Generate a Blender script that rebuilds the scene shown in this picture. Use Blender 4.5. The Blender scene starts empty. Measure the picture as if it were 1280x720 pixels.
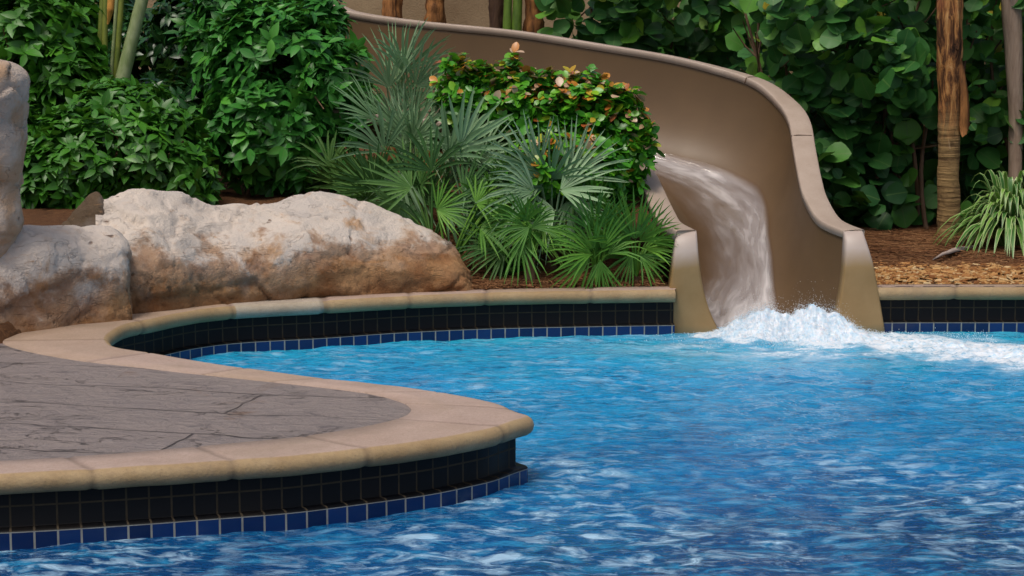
import bpy, bmesh, math, random
import numpy as np
from mathutils import Vector, geometry
random.seed(7); RNG = np.random.default_rng(11)
SC = bpy.context.scene; COL = SC.collection
R = math.radians

# ------------------------------------------------------------------ camera
FPX = 2600.0; HC = 1.72; PITCH = math.atan(340/FPX)
cam = bpy.data.objects.new('camera', bpy.data.cameras.new('camera')); COL.objects.link(cam)
cam.data.sensor_width = 36; cam.data.lens = 36*FPX/1280
cam.data.clip_start = .05; cam.data.clip_end = 500
cam.location = (0, 0, HC); cam.rotation_euler = (math.pi/2-PITCH, 0, 0)
SC.camera = cam
cP, sP = math.cos(PITCH), math.sin(PITCH)
def ray(px, py):
    u = (px-640)/FPX; v = (360-py)/FPX
    return u, cP+sP*v, -sP+cP*v
def at_y(px, py, Y):
    a, b, c = ray(px, py); t = Y/b
    return np.array((a*t, Y, HC+c*t))
def at_z(px, py, z):
    a, b, c = ray(px, py); t = (z-HC)/c
    return np.array((a*t, b*t, z))
def X_at(px, Y): return (px-640)/FPX*Y/cP*1.0

# ------------------------------------------------------------------ noise
_P = RNG.permutation(512)
_G = RNG.normal(size=(512, 3)); _G /= np.linalg.norm(_G, axis=1)[:, None]
def perlin(x, y, z=0.0):
    x, y, z = np.broadcast_arrays(np.asarray(x, float), np.asarray(y, float), np.asarray(z, float))
    xi, yi, zi = np.floor(x).astype(int), np.floor(y).astype(int), np.floor(z).astype(int)
    xf, yf, zf = x-xi, y-yi, z-zi
    f = lambda t: t*t*t*(t*(t*6-15)+10)
    u, v, w = f(xf), f(yf), f(zf)
    out = 0
    for dx in (0, 1):
        for dy in (0, 1):
            for dz in (0, 1):
                h = _P[(_P[(_P[(xi+dx) & 511]+yi+dy) & 511]+zi+dz) & 511]
                g = _G[h]
                d = g[..., 0]*(xf-dx)+g[..., 1]*(yf-dy)+g[..., 2]*(zf-dz)
                out = out+d*(u if dx else 1-u)*(v if dy else 1-v)*(w if dz else 1-w)
    return out*1.5
def fbm(x, y, z=0.0, o=4, lac=2.1, gain=.5):
    a, s = 1.0, 0
    for i in range(o):
        k = lac**i
        s = s+a*perlin(x*k+17.3*i, y*k+5.1*i, z*k+9.7*i); a *= gain
    return s
def smooth(a, b, x):
    t = np.clip((x-a)/(b-a), 0, 1); return t*t*(3-2*t)
def unit(v): return v/np.maximum(np.linalg.norm(v, axis=-1, keepdims=True), 1e-9)
def catmull(P, n, closed=False):
    P = np.asarray(P, float); out = []
    m = len(P)
    for i in range(m-1):
        p0, p1, p2, p3 = P[max(i-1, 0)], P[i], P[i+1], P[min(i+2, m-1)]
        for k in range(n):
            t = k/n
            out.append(.5*((2*p1)+(p2-p0)*t+(2*p0-5*p1+4*p2-p3)*t*t+(3*p1-p0-3*p2+p3)*t**3))
    out.append(P[-1])
    return np.array(out)
def resample(P, n):
    P = np.asarray(P, float); s = np.r_[0, np.cumsum(np.linalg.norm(np.diff(P, axis=0), axis=1))]
    t = np.linspace(0, s[-1], n)
    return np.stack([np.interp(t, s, P[:, k]) for k in range(P.shape[1])], 1)

# ------------------------------------------------------------------ objects
def tag(o, label=None, cat=None, group=None, kind=None):
    if label: o['label'] = label
    if cat: o['category'] = cat
    if group: o['group'] = group
    if kind: o['kind'] = kind
    return o
def empty(name, loc, label, cat, group=None):
    o = bpy.data.objects.new(name, None); COL.objects.link(o); o.location = loc
    o.empty_display_size = .1
    return tag(o, label, cat, group)
def mk(name, V, polys, mat, parent=None, attrs=None, shade=True):
    """V: world points; polys: list of (n,k) index arrays"""
    V = np.asarray(V, float)
    me = bpy.data.meshes.new(name)
    polys = [np.asarray(p, int) for p in polys if len(p)]
    loops = np.concatenate([p.ravel() for p in polys])
    tot = np.concatenate([np.full(len(p), p.shape[1]) for p in polys])
    start = np.r_[0, np.cumsum(tot)[:-1]]
    if parent is not None:
        V = V-np.array(world_loc(parent))
    me.vertices.add(len(V)); me.vertices.foreach_set('co', V.astype(np.float32).ravel())
    me.loops.add(len(loops)); me.loops.foreach_set('vertex_index', loops.astype(np.int32))
    me.polygons.add(len(tot)); me.polygons.foreach_set('loop_start', start.astype(np.int32))
    me.update(calc_edges=True); me.validate()
    me.polygons.foreach_set('use_smooth', np.full(len(me.polygons), shade))
    for k, a in (attrs or {}).items():
        a = np.asarray(a, float)
        if a.ndim == 1:
            at = me.attributes.new(k, 'FLOAT', 'POINT'); at.data.foreach_set('value', a.astype(np.float32))
        else:
            at = me.attributes.new(k, 'FLOAT_VECTOR', 'POINT'); at.data.foreach_set('vector', a.astype(np.float32).ravel())
    if mat: me.materials.append(mat)
    o = bpy.data.objects.new(name, me); COL.objects.link(o)
    if parent is not None: o.parent = parent
    return o
def world_loc(o):
    v = Vector(o.location)
    while o.parent is not None:
        o = o.parent; v = v+Vector(o.location)
    return v
def grid_faces(nu, nv, wrap=False):
    i = np.arange(nu-1)[:, None]; j = np.arange(nv if wrap else nv-1)[None]
    a = i*nv+j; b = i*nv+(j+1) % nv
    return np.stack([a, b, b+nv, a+nv], -1).reshape(-1, 4)
def tube(path, radii, n=10, cap=True):
    path = np.asarray(path, float); radii = np.broadcast_to(np.asarray(radii, float), (len(path),))
    T = unit(np.gradient(path, axis=0))
    ref = np.array((0, 1.0, 0)) if abs(T[0][1]) < .8 else np.array((1.0, 0, 0))
    A = unit(np.cross(T, ref)); B = np.cross(T, A)
    th = np.linspace(0, 2*math.pi, n, endpoint=False)
    V = path[:, None]+radii[:, None, None]*(np.cos(th)[None, :, None]*A[:, None]+np.sin(th)[None, :, None]*B[:, None])
    F = [grid_faces(len(path), n, True)]
    if cap:
        F.append(np.arange(n)[None]); F.append((np.arange(n)[::-1]+(len(path)-1)*n)[None])
    return V.reshape(-1, 3), F
class Bag:
    def __init__(s): s.V = []; s.F = []; s.n = 0; s.A = []
    def add(s, V, F, A=None):
        V = np.asarray(V, float)
        s.V.append(V); s.F += [np.asarray(f)+s.n for f in F]; s.n += len(V)
        if A is not None: s.A.append(A)
    def build(s, name, mat, parent=None, attr=None, shade=True):
        by = {}
        for f in s.F: by.setdefault(f.shape[1], []).append(f)
        return mk(name, np.concatenate(s.V), [np.concatenate(v) for v in by.values()], mat, parent,
                  {attr: np.concatenate(s.A)} if attr and s.A else None, shade)

# ------------------------------------------------------------------ materials
def mat(name):
    m = bpy.data.materials.new(name); m.use_nodes = True
    m.node_tree.nodes.clear(); return m
class G:
    def __init__(s, m): s.t = m.node_tree
    def n(s, typ, ins=None, **props):
        nd = s.t.nodes.new(typ)
        for k, v in props.items(): setattr(nd, k, v)
        for k, v in (ins or {}).items():
            sk = nd.inputs[k]
            if isinstance(v, bpy.types.NodeSocket): s.t.links.new(v, sk)
            elif isinstance(v, bpy.types.Node): s.t.links.new(v.outputs[0], sk)
            else: sk.default_value = v
        return nd
    def attr(s, name): return s.n('ShaderNodeAttribute', attribute_name=name)
    def pos(s): return s.n('ShaderNodeTexCoord').outputs['Object']
    def wpos(s): return s.n('ShaderNodeNewGeometry').outputs['Position']
    def noise(s, vec, scale, detail=4, rough=.55, dist=0.0):
        return s.n('ShaderNodeTexNoise', {'Vector': vec, 'Scale': scale, 'Detail': detail, 'Roughness': rough, 'Distortion': dist}).outputs['Fac']
    def m(s, op, a, b=0.0, c=0.0, clamp=False):
        return s.n('ShaderNodeMath', {0: a, 1: b, 2: c}, operation=op, use_clamp=clamp).outputs[0]
    def ramp(s, fac, stops, interp='LINEAR'):
        r = s.n('ShaderNodeValToRGB', {'Fac': fac}); cr = r.color_ramp; cr.interpolation = interp
        while len(cr.elements) < len(stops): cr.elements.new(.5)
        for e, (p, c) in zip(cr.elements, stops):
            e.position = p; e.color = (c, c, c, 1) if np.isscalar(c) else (*c, 1)
        return r.outputs[0]
    def mix(s, fac, a, b, blend='MIX'):
        A = a if isinstance(a, (bpy.types.NodeSocket)) else (*a, 1)
        B = b if isinstance(b, (bpy.types.NodeSocket)) else (*b, 1)
        nd = s.n('ShaderNodeMix', data_type='RGBA', blend_type=blend)
        for idx, v in ((0, fac), (6, A), (7, B)):
            if isinstance(v, bpy.types.NodeSocket): s.t.links.new(v, nd.inputs[idx])
            else: nd.inputs[idx].default_value = v
        return nd.outputs[2]
    def bump(s, h, strength=.5, dist=.01, normal=None):
        ins = {'Height': h, 'Strength': strength, 'Distance': dist}
        if normal is not None: ins['Normal'] = normal
        return s.n('ShaderNodeBump', ins).outputs[0]
    def bsdf(s, color, rough=.5, normal=None, spec=.5, **extra):
        ins = {'Base Color': color if isinstance(color, bpy.types.NodeSocket) else (*color, 1), 'Roughness': rough, 'Specular IOR Level': spec}
        if normal is not None: ins['Normal'] = normal
        ins.update(extra)
        return s.n('ShaderNodeBsdfPrincipled', ins)
    def out(s, sh, disp=None):
        o = s.n('ShaderNodeOutputMaterial'); s.t.links.new(sh.outputs[0], o.inputs[0])
    def sep(s, v): return s.n('ShaderNodeSeparateXYZ', {0: v}).outputs

def leaf_mat(name, stops, vein=(.12, .22, .06), vein_w=.07, rough=.38, trans=.22, tint_blue=.0, margin=None, spec=.5):
    m = mat(name); g = G(m)
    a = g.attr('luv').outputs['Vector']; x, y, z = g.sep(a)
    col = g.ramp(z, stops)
    nz = g.noise(g.wpos(), 3.0, 2)
    col = g.mix(g.m('MULTIPLY', g.ramp(nz, [(.35, 0), (.7, 1)]), .35), col, [c*.55 for c in stops[0][1]])
    ax = g.m('ABSOLUTE', x)
    if margin:
        col = g.mix(g.ramp(ax, [(margin[1], 0), (margin[1]+.12, 1)]), col, margin[0])
    if vein_w > 0:
        col = g.mix(g.ramp(ax, [(vein_w*.5, .6), (vein_w, 0)]), col, vein)
    fine = g.noise(g.wpos(), 120, 2)
    nb = g.bump(fine, .15, .002)
    p = g.bsdf(col, rough, nb, spec)
    tr = g.n('ShaderNodeBsdfTranslucent', {'Color': g.mix(.5, col, (.10, .22, .02))})
    ms = g.n('ShaderNodeMixShader', {0: trans, 1: p.outputs[0], 2: tr.outputs[0]})
    g.out(ms); return m

M = {}
def build_materials():
    # coping : tan cast stone, each stone its own tone
    m = mat('coping_stone'); g = G(m); p = g.wpos()
    rnd = g.attr('stone').outputs['Fac']; face = g.attr('face').outputs['Fac']
    n1 = g.noise(p, 6, 5, .6); n2 = g.noise(p, 60, 4, .6)
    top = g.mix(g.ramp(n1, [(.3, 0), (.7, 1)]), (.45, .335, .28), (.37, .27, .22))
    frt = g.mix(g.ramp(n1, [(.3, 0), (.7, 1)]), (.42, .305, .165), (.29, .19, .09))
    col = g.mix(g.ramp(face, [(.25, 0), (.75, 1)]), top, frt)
    col = g.mix(g.ramp(rnd, [(.80, 0), (.95, .7)]), col, (.42, .38, .31))
    col = g.mix(g.ramp(rnd, [(.0, .35), (.35, 0)]), col, (.33, .22, .10))
    col = g.mix(g.m('MULTIPLY', g.ramp(n2, [(.45, 0), (.75, 1)]), .35), col, (.22, .15, .09))
    gr = g.attr('groove').outputs['Fac']
    col = g.mix(g.m('MULTIPLY', gr, .45), col, (.10, .065, .04))
    n4 = g.noise(p, 150, 3, .7)
    col = g.mix(g.m('MULTIPLY', g.ramp(n4, [(.58, 0), (.70, 1)]), .45), col, (.16, .11, .07))
    col = g.mix(g.m('MULTIPLY', g.ramp(g.noise(p, 2.6, 5, .65, .5), [(.52, 0), (.68, 1)]), .40), col, (.25, .19, .13))
    g.out(g.bsdf(col, .62, g.bump(g.m('ADD', n2, n4), .5, .005), .35)); M['coping'] = m
    # tiles
    for nm, c1, c2, gc, gw, rgh in (('dark_tile', (.003, .004, .006), (.007, .006, .006), (.085, .066, .042), .045, .42),
                               ('blue_tile', (.003, .014, .066), (.006, .030, .135), (.36, .37, .34), .045, .2)):
        m = mat(nm); g = G(m); t = g.attr('tuv').outputs['Vector']; x, y, z = g.sep(t)
        u = g.m('DIVIDE', x, .076); v = g.m('DIVIDE', y, .074)
        fu, fv = g.m('FRACT', u), g.m('FRACT', v)
        def edge(f): return g.m('MAXIMUM', g.m('LESS_THAN', f, gw), g.m('GREATER_THAN', f, 1-gw))
        grout = g.m('MAXIMUM', edge(fu), edge(fv))
        cell = g.n('ShaderNodeCombineXYZ', {0: g.m('FLOOR', u), 1: g.m('FLOOR', v)}).outputs[0]
        wn = g.n('ShaderNodeTexWhiteNoise', {'Vector': cell}, noise_dimensions='3D').outputs['Value']
        col = g.mix(wn, c1, c2)
        gcol = g.mix(g.noise(g.wpos(), 25, 3), gc, [c*.35 for c in gc])
        col = g.mix(grout, col, gcol)
        rg = g.m('ADD', g.m('MULTIPLY', grout, .5), rgh)
        nb = g.bump(g.m('SUBTRACT', 1.0, grout), .5, .003)
        g.out(g.bsdf(col, rg, nb, .2 if nm == 'dark_tile' else .4)); M[nm] = m
    # deck
    m = mat('stamped_slate_paving'); g = G(m); p = g.wpos()
    w = g.n('ShaderNodeTexNoise', {'Vector': p, 'Scale': 1.6, 'Detail': 3.0}).outputs['Color']
    dp = g.mix(.13, p, w, 'LINEAR_LIGHT')
    mp = g.n('ShaderNodeMapping', {'Vector': dp, 'Rotation': (0, 0, R(14)), 'Scale': (1, 1, 1)}).outputs[0]
    br = g.n('ShaderNodeTexBrick', {'Vector': mp, 'Color1': (.2, .2, .2, 1), 'Color2': (.8, .8, .8, 1), 'Mortar': (0, 0, 0, 1), 'Scale': 1.0,
              'Mortar Size': .007, 'Mortar Smooth': .6, 'Brick Width': 2.1, 'Row Height': .40, 'Bias': 0.0}, offset=.37)
    joint = br.outputs['Fac']
    n1 = g.noise(p, 4, 6, .65); n2 = g.noise(p, 30, 6, .7); n3 = g.noise(g.n('ShaderNodeMapping', {'Vector': p, 'Scale': (3, 5, 1)}).outputs[0], 2.3, 5, .6, .8)
    bc = g.n('ShaderNodeSeparateColor', {0: br.outputs['Color']}).outputs[0]
    col = g.mix(bc, (.205, .172, .165), (.25, .208, .195))
    col = g.mix(g.ramp(n1, [(.35, 0), (.7, .8)]), col, (.26, .215, .195))
    col = g.mix(g.ramp(n3, [(.60, 0), (.70, .75)]), col, (.10, .085, .09))
    col = g.mix(g.ramp(n2, [(.55, 0), (.8, .6)]), col, (.32, .29, .28))
    col = g.mix(g.ramp(g.noise(p, 2.2, 4, .6, .5), [(.62, 0), (.70, .6)]), col, (.17, .085, .04))
    jn = g.m('MULTIPLY', joint, g.ramp(g.noise(p, 1.9, 4, .6), [(.34, .05), (.54, .95)]))
    col = g.mix(g.m('MULTIPLY', jn, .85), col, (.03, .022, .02))
    cv = g.noise(g.n('ShaderNodeMapping', {'Vector': p, 'Rotation': (0, 0, R(8)), 'Scale': (2.0, 3.6, 1)}).outputs[0], 1.7, 6, .62, .8)
    crev = g.m('MULTIPLY', g.ramp(g.m('ABSOLUTE', g.m('SUBTRACT', cv, .5)), [(.002, 1), (.012, 0)]), g.ramp(g.noise(p, 3.1, 3), [(.52, 0), (.62, 1)]))
    col = g.mix(g.m('MULTIPLY', crev, .65), col, (.055, .038, .032))
    jn = g.m('MAXIMUM', jn, g.m('MULTIPLY', crev, .6))
    h = g.m('SUBTRACT', g.m('ADD', g.m('MULTIPLY', n3, 1.4), g.m('MULTIPLY', n2, .5)), g.m('MULTIPLY', jn, 1.2))
    g.out(g.bsdf(col, .55, g.bump(h, 1.0, .035), .35)); M['deck'] = m
    # rock
    for nm, zst, pale in (('limestone', .565, (.66, .565, .475)), ('limestone_low', .52, (.66, .565, .48)), ('brown_rock', .1, (.105, .07, .04)), ('column_rock', .30, (.62, .50, .40))):
        m = mat(nm); g = G(m); p = g.wpos(); x, y, z = g.sep(p)
        n1 = g.noise(p, 2.3, 6, .62, .3); n2 = g.noise(p, 11, 6, .65); n3 = g.noise(p, 55, 5, .7)
        col = g.mix(g.ramp(n1, [(.35, 0), (.65, 1)]), pale, [c*k for c, k in zip(pale, (.74, .77, .82))])
        col = g.mix(g.ramp(n2, [(.56, 0), (.78, .55)]), col, [c*k for c, k in zip(pale, (.9, .72, .55))])
        streak = g.noise(g.n('ShaderNodeMapping', {'Vector': p, 'Scale': (2, 2, 7)}).outputs[0], 3.2, 5, .65, .6)
        col = g.mix(g.ramp(streak, [(.64, 0), (.72, .8)]), col, (.40, .22, .10))
        if nm == 'column_rock':
            col = g.mix(g.ramp(g.noise(p, 4.2, 4, .6, .4), [(.46, 0), (.62, .75)]), col, (.42, .25, .13))
        # soil splash stains, strongest low on the stone with a ragged upper edge
        zz = g.m('ADD', z, g.m('MULTIPLY', g.m('SUBTRACT', n1, .5), .85))
        zz = g.m('ADD', zz, g.m('MULTIPLY', g.m('SUBTRACT', n2, .5), .28))
        st = g.ramp(g.m('DIVIDE', zz, zst), [(.55, 1), (.86, .75), (1.0, 0)])
        scol = g.mix(g.ramp(g.noise(p, 5.5, 6, .66), [(.34, 0), (.62, 1)]), (.19, .068, .012), (.33, .175, .07))
        scol = g.mix(g.ramp(g.noise(p, 9, 5, .6), [(.5, 0), (.7, .7)]), scol, (.09, .042, .016))
        rust = g.ramp(g.noise(p, 3.1, 5, .6, .4), [(.60, 0), (.70, .75)])
        col = g.mix(rust, col, (.40, .22, .09))
        col = g.mix(g.ramp(g.noise(p, 2.0, 3, .6), [(.60, 0), (.72, .3)]), col, (.42, .40, .39))
        col = g.mix(g.m('MULTIPLY', st, .95), col, scol)
        vo = g.n('ShaderNodeTexVoronoi', {'Vector': g.mix(.06, p, g.n('ShaderNodeTexNoise', {'Vector': p, 'Scale': 9.0}).outputs['Color'], 'LINEAR_LIGHT'), 'Scale': 7.5, 'Randomness': 1.0})
        pit = g.m('MULTIPLY', g.ramp(vo.outputs['Distance'], [(.05, 1), (.12, 0)]), g.ramp(g.noise(p, 3.7, 2), [(.5, 0), (.56, 1)]))
        col = g.mix(g.m('MULTIPLY', pit, .8), col, (.12, .06, .03))
        ck = g.noise(g.n('ShaderNodeMapping', {'Vector': p, 'Rotation': (0, R(8), 0), 'Scale': (1.2, 1.2, 4)}).outputs[0], 2.6, 4, .6, .9)
        crack = g.ramp(g.m('ABSOLUTE', g.m('SUBTRACT', ck, .5)), [(.002, 1), (.008, 0)])
        crack = g.m('MULTIPLY', crack, g.ramp(g.noise(p, 2.9, 3), [(.49, 0), (.55, 1)]))
        col = g.mix(g.m('MULTIPLY', crack, .15), col, (.18, .11, .07))
        h = g.m('ADD', g.m('MULTIPLY', n2, .9), g.m('MULTIPLY', n3, .55))
        h = g.m('SUBTRACT', h, g.m('MULTIPLY', crack, .3)); h = g.m('SUBTRACT', h, g.m('MULTIPLY', pit, .5))
        g.out(g.bsdf(col, .8, g.bump(h, .9, .020), .25)); M[nm] = m
    # slide
    m = mat('slide_fibreglass'); g = G(m); p = g.wpos()
    n1 = g.noise(p, 1.7, 4); n2 = g.noise(g.n('ShaderNodeMapping', {'Vector': p, 'Scale': (6, 6, 30)}).outputs[0], 1.5, 4)
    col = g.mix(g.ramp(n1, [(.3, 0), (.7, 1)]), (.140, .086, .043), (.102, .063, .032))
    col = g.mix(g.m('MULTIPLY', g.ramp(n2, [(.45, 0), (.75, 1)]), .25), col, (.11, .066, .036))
    g.out(g.bsdf(col, g.ramp(n1, [(.3, .40), (.7, .52)]), g.bump(g.noise(p, 60, 2), .04, .002), .25)); M['slide'] = m
    m = mat('slide_rim_gelcoat'); g = G(m); p = g.wpos()
    n1 = g.noise(p, 8, 4); n2 = g.noise(p, 90, 3)
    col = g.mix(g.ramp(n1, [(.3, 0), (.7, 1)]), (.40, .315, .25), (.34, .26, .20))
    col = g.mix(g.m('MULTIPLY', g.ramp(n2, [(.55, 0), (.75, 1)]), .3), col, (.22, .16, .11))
    g.out(g.bsdf(col, .5, g.bump(n2, .1, .003), .4)); M['rim'] = m
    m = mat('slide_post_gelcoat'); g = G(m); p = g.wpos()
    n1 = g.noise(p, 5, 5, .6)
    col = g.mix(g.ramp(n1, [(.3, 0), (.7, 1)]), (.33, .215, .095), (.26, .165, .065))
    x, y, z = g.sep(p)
    col = g.mix(g.ramp(g.m('ADD', z, g.m('MULTIPLY', g.m('SUBTRACT', n1, .5), .10)), [(.36, 0), (.46, 1)]), col, (.44, .36, .31))  # sky light on the rounded top painted paler; ochre below is mineral stain
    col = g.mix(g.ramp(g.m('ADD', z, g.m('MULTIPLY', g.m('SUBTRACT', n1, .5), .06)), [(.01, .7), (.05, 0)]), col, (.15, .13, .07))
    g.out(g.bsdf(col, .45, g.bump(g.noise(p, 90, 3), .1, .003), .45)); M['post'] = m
    # running water film on the chute
    m = mat('running_water'); g = G(m); a = g.attr('luv').outputs['Vector']; x, y, z = g.sep(a)
    sv = g.n('ShaderNodeCombineXYZ', {0: g.m('MULTIPLY', x, 6.0), 1: g.m('MULTIPLY', y, 3.2)}).outputs[0]
    n1 = g.noise(sv, .8, 2, .5, .6); n2 = g.noise(sv, 2.0, 3, .5, .4)
    k = g.m('ADD', g.m('MULTIPLY', n1, .6), g.m('MULTIPLY', n2, .4))
    edge = z
    al = g.m('MULTIPLY', g.ramp(k, [(.34, .12), (.50, .30), (.66, .68)]), edge, 0, True)
    foam = g.bsdf((.74, .69, .67), .30, g.bump(k, .2, .010), .5)
    clear = g.n('ShaderNodeBsdfTransparent', {'Color': (.93, .90, .88, 1)})
    gl = g.n('ShaderNodeBsdfGlossy', {'Color': (1, 1, 1, 1), 'Roughness': .08, 'Normal': g.bump(k, .6, .03)})
    wet = g.n('ShaderNodeMixShader', {0: g.m('MULTIPLY', edge, .10), 1: clear.outputs[0], 2: gl.outputs[0]})
    g.out(g.n('ShaderNodeMixShader', {0: al, 1: wet.outputs[0], 2: foam.outputs[0]})); M['film'] = m
    # pool water
    m = mat('pool_water'); g = G(m); p = g.wpos(); x, y, z = g.sep(p)
    foam = g.attr('foam').outputs['Fac']
    n1 = g.noise(p, 1.1, 4, .55, .4); n2 = g.noise(g.n('ShaderNodeMapping', {'Vector': p, 'Scale': (1, 2.1, 1)}).outputs[0], 7, 4, .60, .7)
    dep = g.n('ShaderNodeMapRange', {'Value': y, 'From Min': 6.2, 'From Max': 11.2}).outputs[0]
    dep = g.m('ADD', dep, g.m('MULTIPLY', g.m('SUBTRACT', n1, .5), .7))
    col = g.ramp(dep, [(.0, (.001, .040, .14)), (.3, (.003, .12, .33)), (.7, (.008, .28, .57)), (1.0, (.02, .37, .56))])
    col = g.mix(g.ramp(n2, [(.48, 0), (.68, .55)]), col, (.035, .33, .60))  # ripple highlights and troughs painted into the base colour as streaks
    col = g.mix(g.ramp(n2, [(.30, .75), (.46, 0)]), col, (.002, .07, .21))
    froth_glint = g.attr('froth_glint').outputs['Fac']
    pw = g.n('ShaderNodeMapping', {'Vector': p, 'Scale': (1, 1.55, 1)}).outputs[0]
    f1 = g.noise(pw, 7.5, 5, .58, .7); f2 = g.noise(pw, 15, 4, .55, .5)
    glint_lace = g.m('MAXIMUM', g.ramp(f1, [(.50, 0), (.60, .50), (.68, .85)]), g.ramp(f2, [(.55, 0), (.70, .40)]))  # pale lace: sky glints on the ripples painted together with froth
    fm = g.m('MULTIPLY', foam, g.ramp(g.noise(p, 22, 6, .7, .6), [(.32, .45), (.58, 1)]), 0, True)
    froth = fm
    fm = g.m('MAXIMUM', fm, g.m('MULTIPLY', glint_lace, froth_glint, 0, True))
    col = g.mix(fm, col, g.ramp(froth, [(.35, (.40, .62, .80)), (.85, (.78, .83, .88))]))
    nb = g.bump(g.noise(pw, 26, 4, .6, .6), .6, .02)
    g.out(g.bsdf(col, g.m('ADD', .04, g.m('MULTIPLY', fm, .35)), nb, .5, IOR=1.33)); M['water'] = m
    m = mat('white_water'); g = G(m); p = g.wpos()
    n = g.noise(p, 40, 5, .7)
    col = g.mix(g.ramp(n, [(.35, 1), (.6, 0)]), (.80, .82, .86), (.46, .66, .80))
    g.out(g.bsdf(col, .35, g.bump(n, .35, .012), .4, **{'Subsurface Weight': .6, 'Subsurface Radius': (.05, .06, .07)})); M['white'] = m
    # ground
    m = mat('mulch_soil'); g = G(m); p = g.wpos()
    n1 = g.noise(p, 3, 6, .65); n2 = g.noise(p, 45, 6, .75); n3 = g.noise(g.n('ShaderNodeMapping', {'Vector': p, 'Scale': (1, 2.5, 1)}).outputs[0], 25, 4, .7, 1.0)
    col = g.mix(g.ramp(n1, [(.3, 0), (.7, 1)]), (.17, .075, .032), (.095, .045, .022))
    col = g.mix(g.ramp(n3, [(.5, 0), (.68, .8)]), col, (.28, .14, .06))
    col = g.mix(g.ramp(n2, [(.3, .85), (.48, 0)]), col, (.03, .015, .01))
    g.out(g.bsdf(col, .9, g.bump(n2, 1, .03), .15)); M['soil'] = m
    for nm, stops in (('chips', [(0, (.22, .08, .022)), (.4, (.42, .20, .06)), (.75, (.58, .34, .13)), (1, (.66, .50, .27))]),
                      ('straw', [(0, (.12, .05, .022)), (.5, (.24, .105, .042)), (1, (.34, .18, .08))])):
        m = mat(nm); g = G(m); z = g.sep(g.attr('luv').outputs['Vector'])[2]
        col = g.mix(g.m('MULTIPLY', g.noise(g.wpos(), 90, 3), .5), g.ramp(z, stops), (.12, .06, .03))
        g.out(g.bsdf(col, .8, None, .2)); M[nm] = m
    # bark & stems
    m = mat('palm_bark'); g = G(m); p = g.wpos(); x, y, z = g.sep(p)
    rings = g.noise(g.n('ShaderNodeMapping', {'Vector': p, 'Scale': (2, 2, 34)}).outputs[0], 1.3, 5, .65, .4)
    fib = g.noise(g.n('ShaderNodeMapping', {'Vector': p, 'Scale': (15, 15, 2.6)}).outputs[0], 1.3, 6, .72, .8)
    n1 = g.noise(p, 3, 4)
    upper = g.ramp(g.m('ADD', z, g.m('MULTIPLY', g.m('SUBTRACT', n1, .5), .5)), [(.99, 0), (1.0, 1)])
    upf = g.n('ShaderNodeMapRange', {'Value': g.m('ADD', z, g.m('MULTIPLY', g.m('SUBTRACT', fib, .5), .6)), 'From Min': .95, 'From Max': 1.15}).outputs[0]
    low = g.mix(g.ramp(rings, [(.38, 1), (.62, 0)]), (.36, .235, .10), (.15, .09, .04))
    up = g.ramp(fib, [(.36, (.022, .011, .007)), (.46, (.14, .06, .025)), (.54, (.42, .19, .06)), (.62, (.52, .30, .12)), (.72, (.66, .50, .32))])
    up = g.mix(g.ramp(n1, [(.55, 0), (.7, .6)]), up, (.26, .07, .04))
    low = g.mix(g.ramp(g.noise(p, 13, 5, .7), [(.52, 0), (.68, .7)]), low, (.07, .04, .02))
    col = g.mix(upf, low, up)
    h = g.mix(upf, rings, fib)
    g.out(g.bsdf(col, .85, g.bump(h, .9, .02), .2)); M['bark'] = m
    for nm, a, b in (('grey_bark', (.27, .19, .135), (.42, .31, .23)), ('orange_bark', (.42, .18, .055), (.09, .038, .016)),
                     ('dark_bark', (.055, .03, .02), (.10, .055, .03)), ('twig', (.12, .075, .045), (.20, .12, .07)),
                     ('orange_sheath', (.55, .28, .06), (.42, .19, .04))):
        m = mat(nm); g = G(m)
        f = g.noise(g.n('ShaderNodeMapping', {'Vector': g.wpos(), 'Scale': (18, 18, 3)}).outputs[0], 1.5, 5, .65, .5)
        g.out(g.bsdf(g.mix(g.ramp(f, [(.35, 0), (.65, 1)]), a, b), .8, g.bump(f, .7, .015), .25)); M[nm] = m
    for nm, a, b in (('green_cane', (.33, .38, .20), (.17, .23, .08)), ('yellow_cane', (.24, .27, .05), (.12, .17, .03)), ('banana_stem', (.14, .24, .03), (.07, .13, .02))):
        m = mat(nm); g = G(m)
        f = g.noise(g.n('ShaderNodeMapping', {'Vector': g.wpos(), 'Scale': (9, 9, 4)}).outputs[0], 1.8, 5, .65, .3)
        g.out(g.bsdf(g.mix(g.ramp(f, [(.35, 0), (.65, 1)]), a, b), .5, g.bump(f, .2, .01), .35)); M[nm] = m
    m = mat('stucco'); g = G(m); p = g.wpos(); n = g.noise(p, 1.2, 5, .6); n2 = g.noise(p, 60, 4)
    g.out(g.bsdf(g.mix(g.ramp(n, [(.3, 0), (.7, 1)]), (.40, .30, .18), (.22, .15, .085)), .85, g.bump(n2, .5, .01), .2)); M['stucco'] = m
    m = mat('dead_sheath'); g = G(m); n = g.noise(g.wpos(), 30, 4)
    g.out(g.bsdf(g.mix(n, (.42, .36, .33), (.22, .16, .12)), .7, None, .3)); M['dead'] = m
    # leaves
    M['citrus'] = leaf_mat('glossy_citrus_leaf', [(0, (.018, .11, .020)), (.45, (.06, .28, .036)), (.8, (.15, .47, .048)), (1, (.30, .64, .07))], rough=.36, spec=.4)
    M['citrus_light'] = leaf_mat('bright_shrub_leaf', [(0, (.020, .105, .010)), (.5, (.062, .245, .016)), (.85, (.14, .41, .022)), (1, (.27, .56, .03))], rough=.42)
    M['dark_leaf'] = leaf_mat('dark_shrub_leaf', [(0, (.010, .055, .014)), (.6, (.022, .105, .022)), (1, (.05, .18, .03))], rough=.33)
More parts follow.
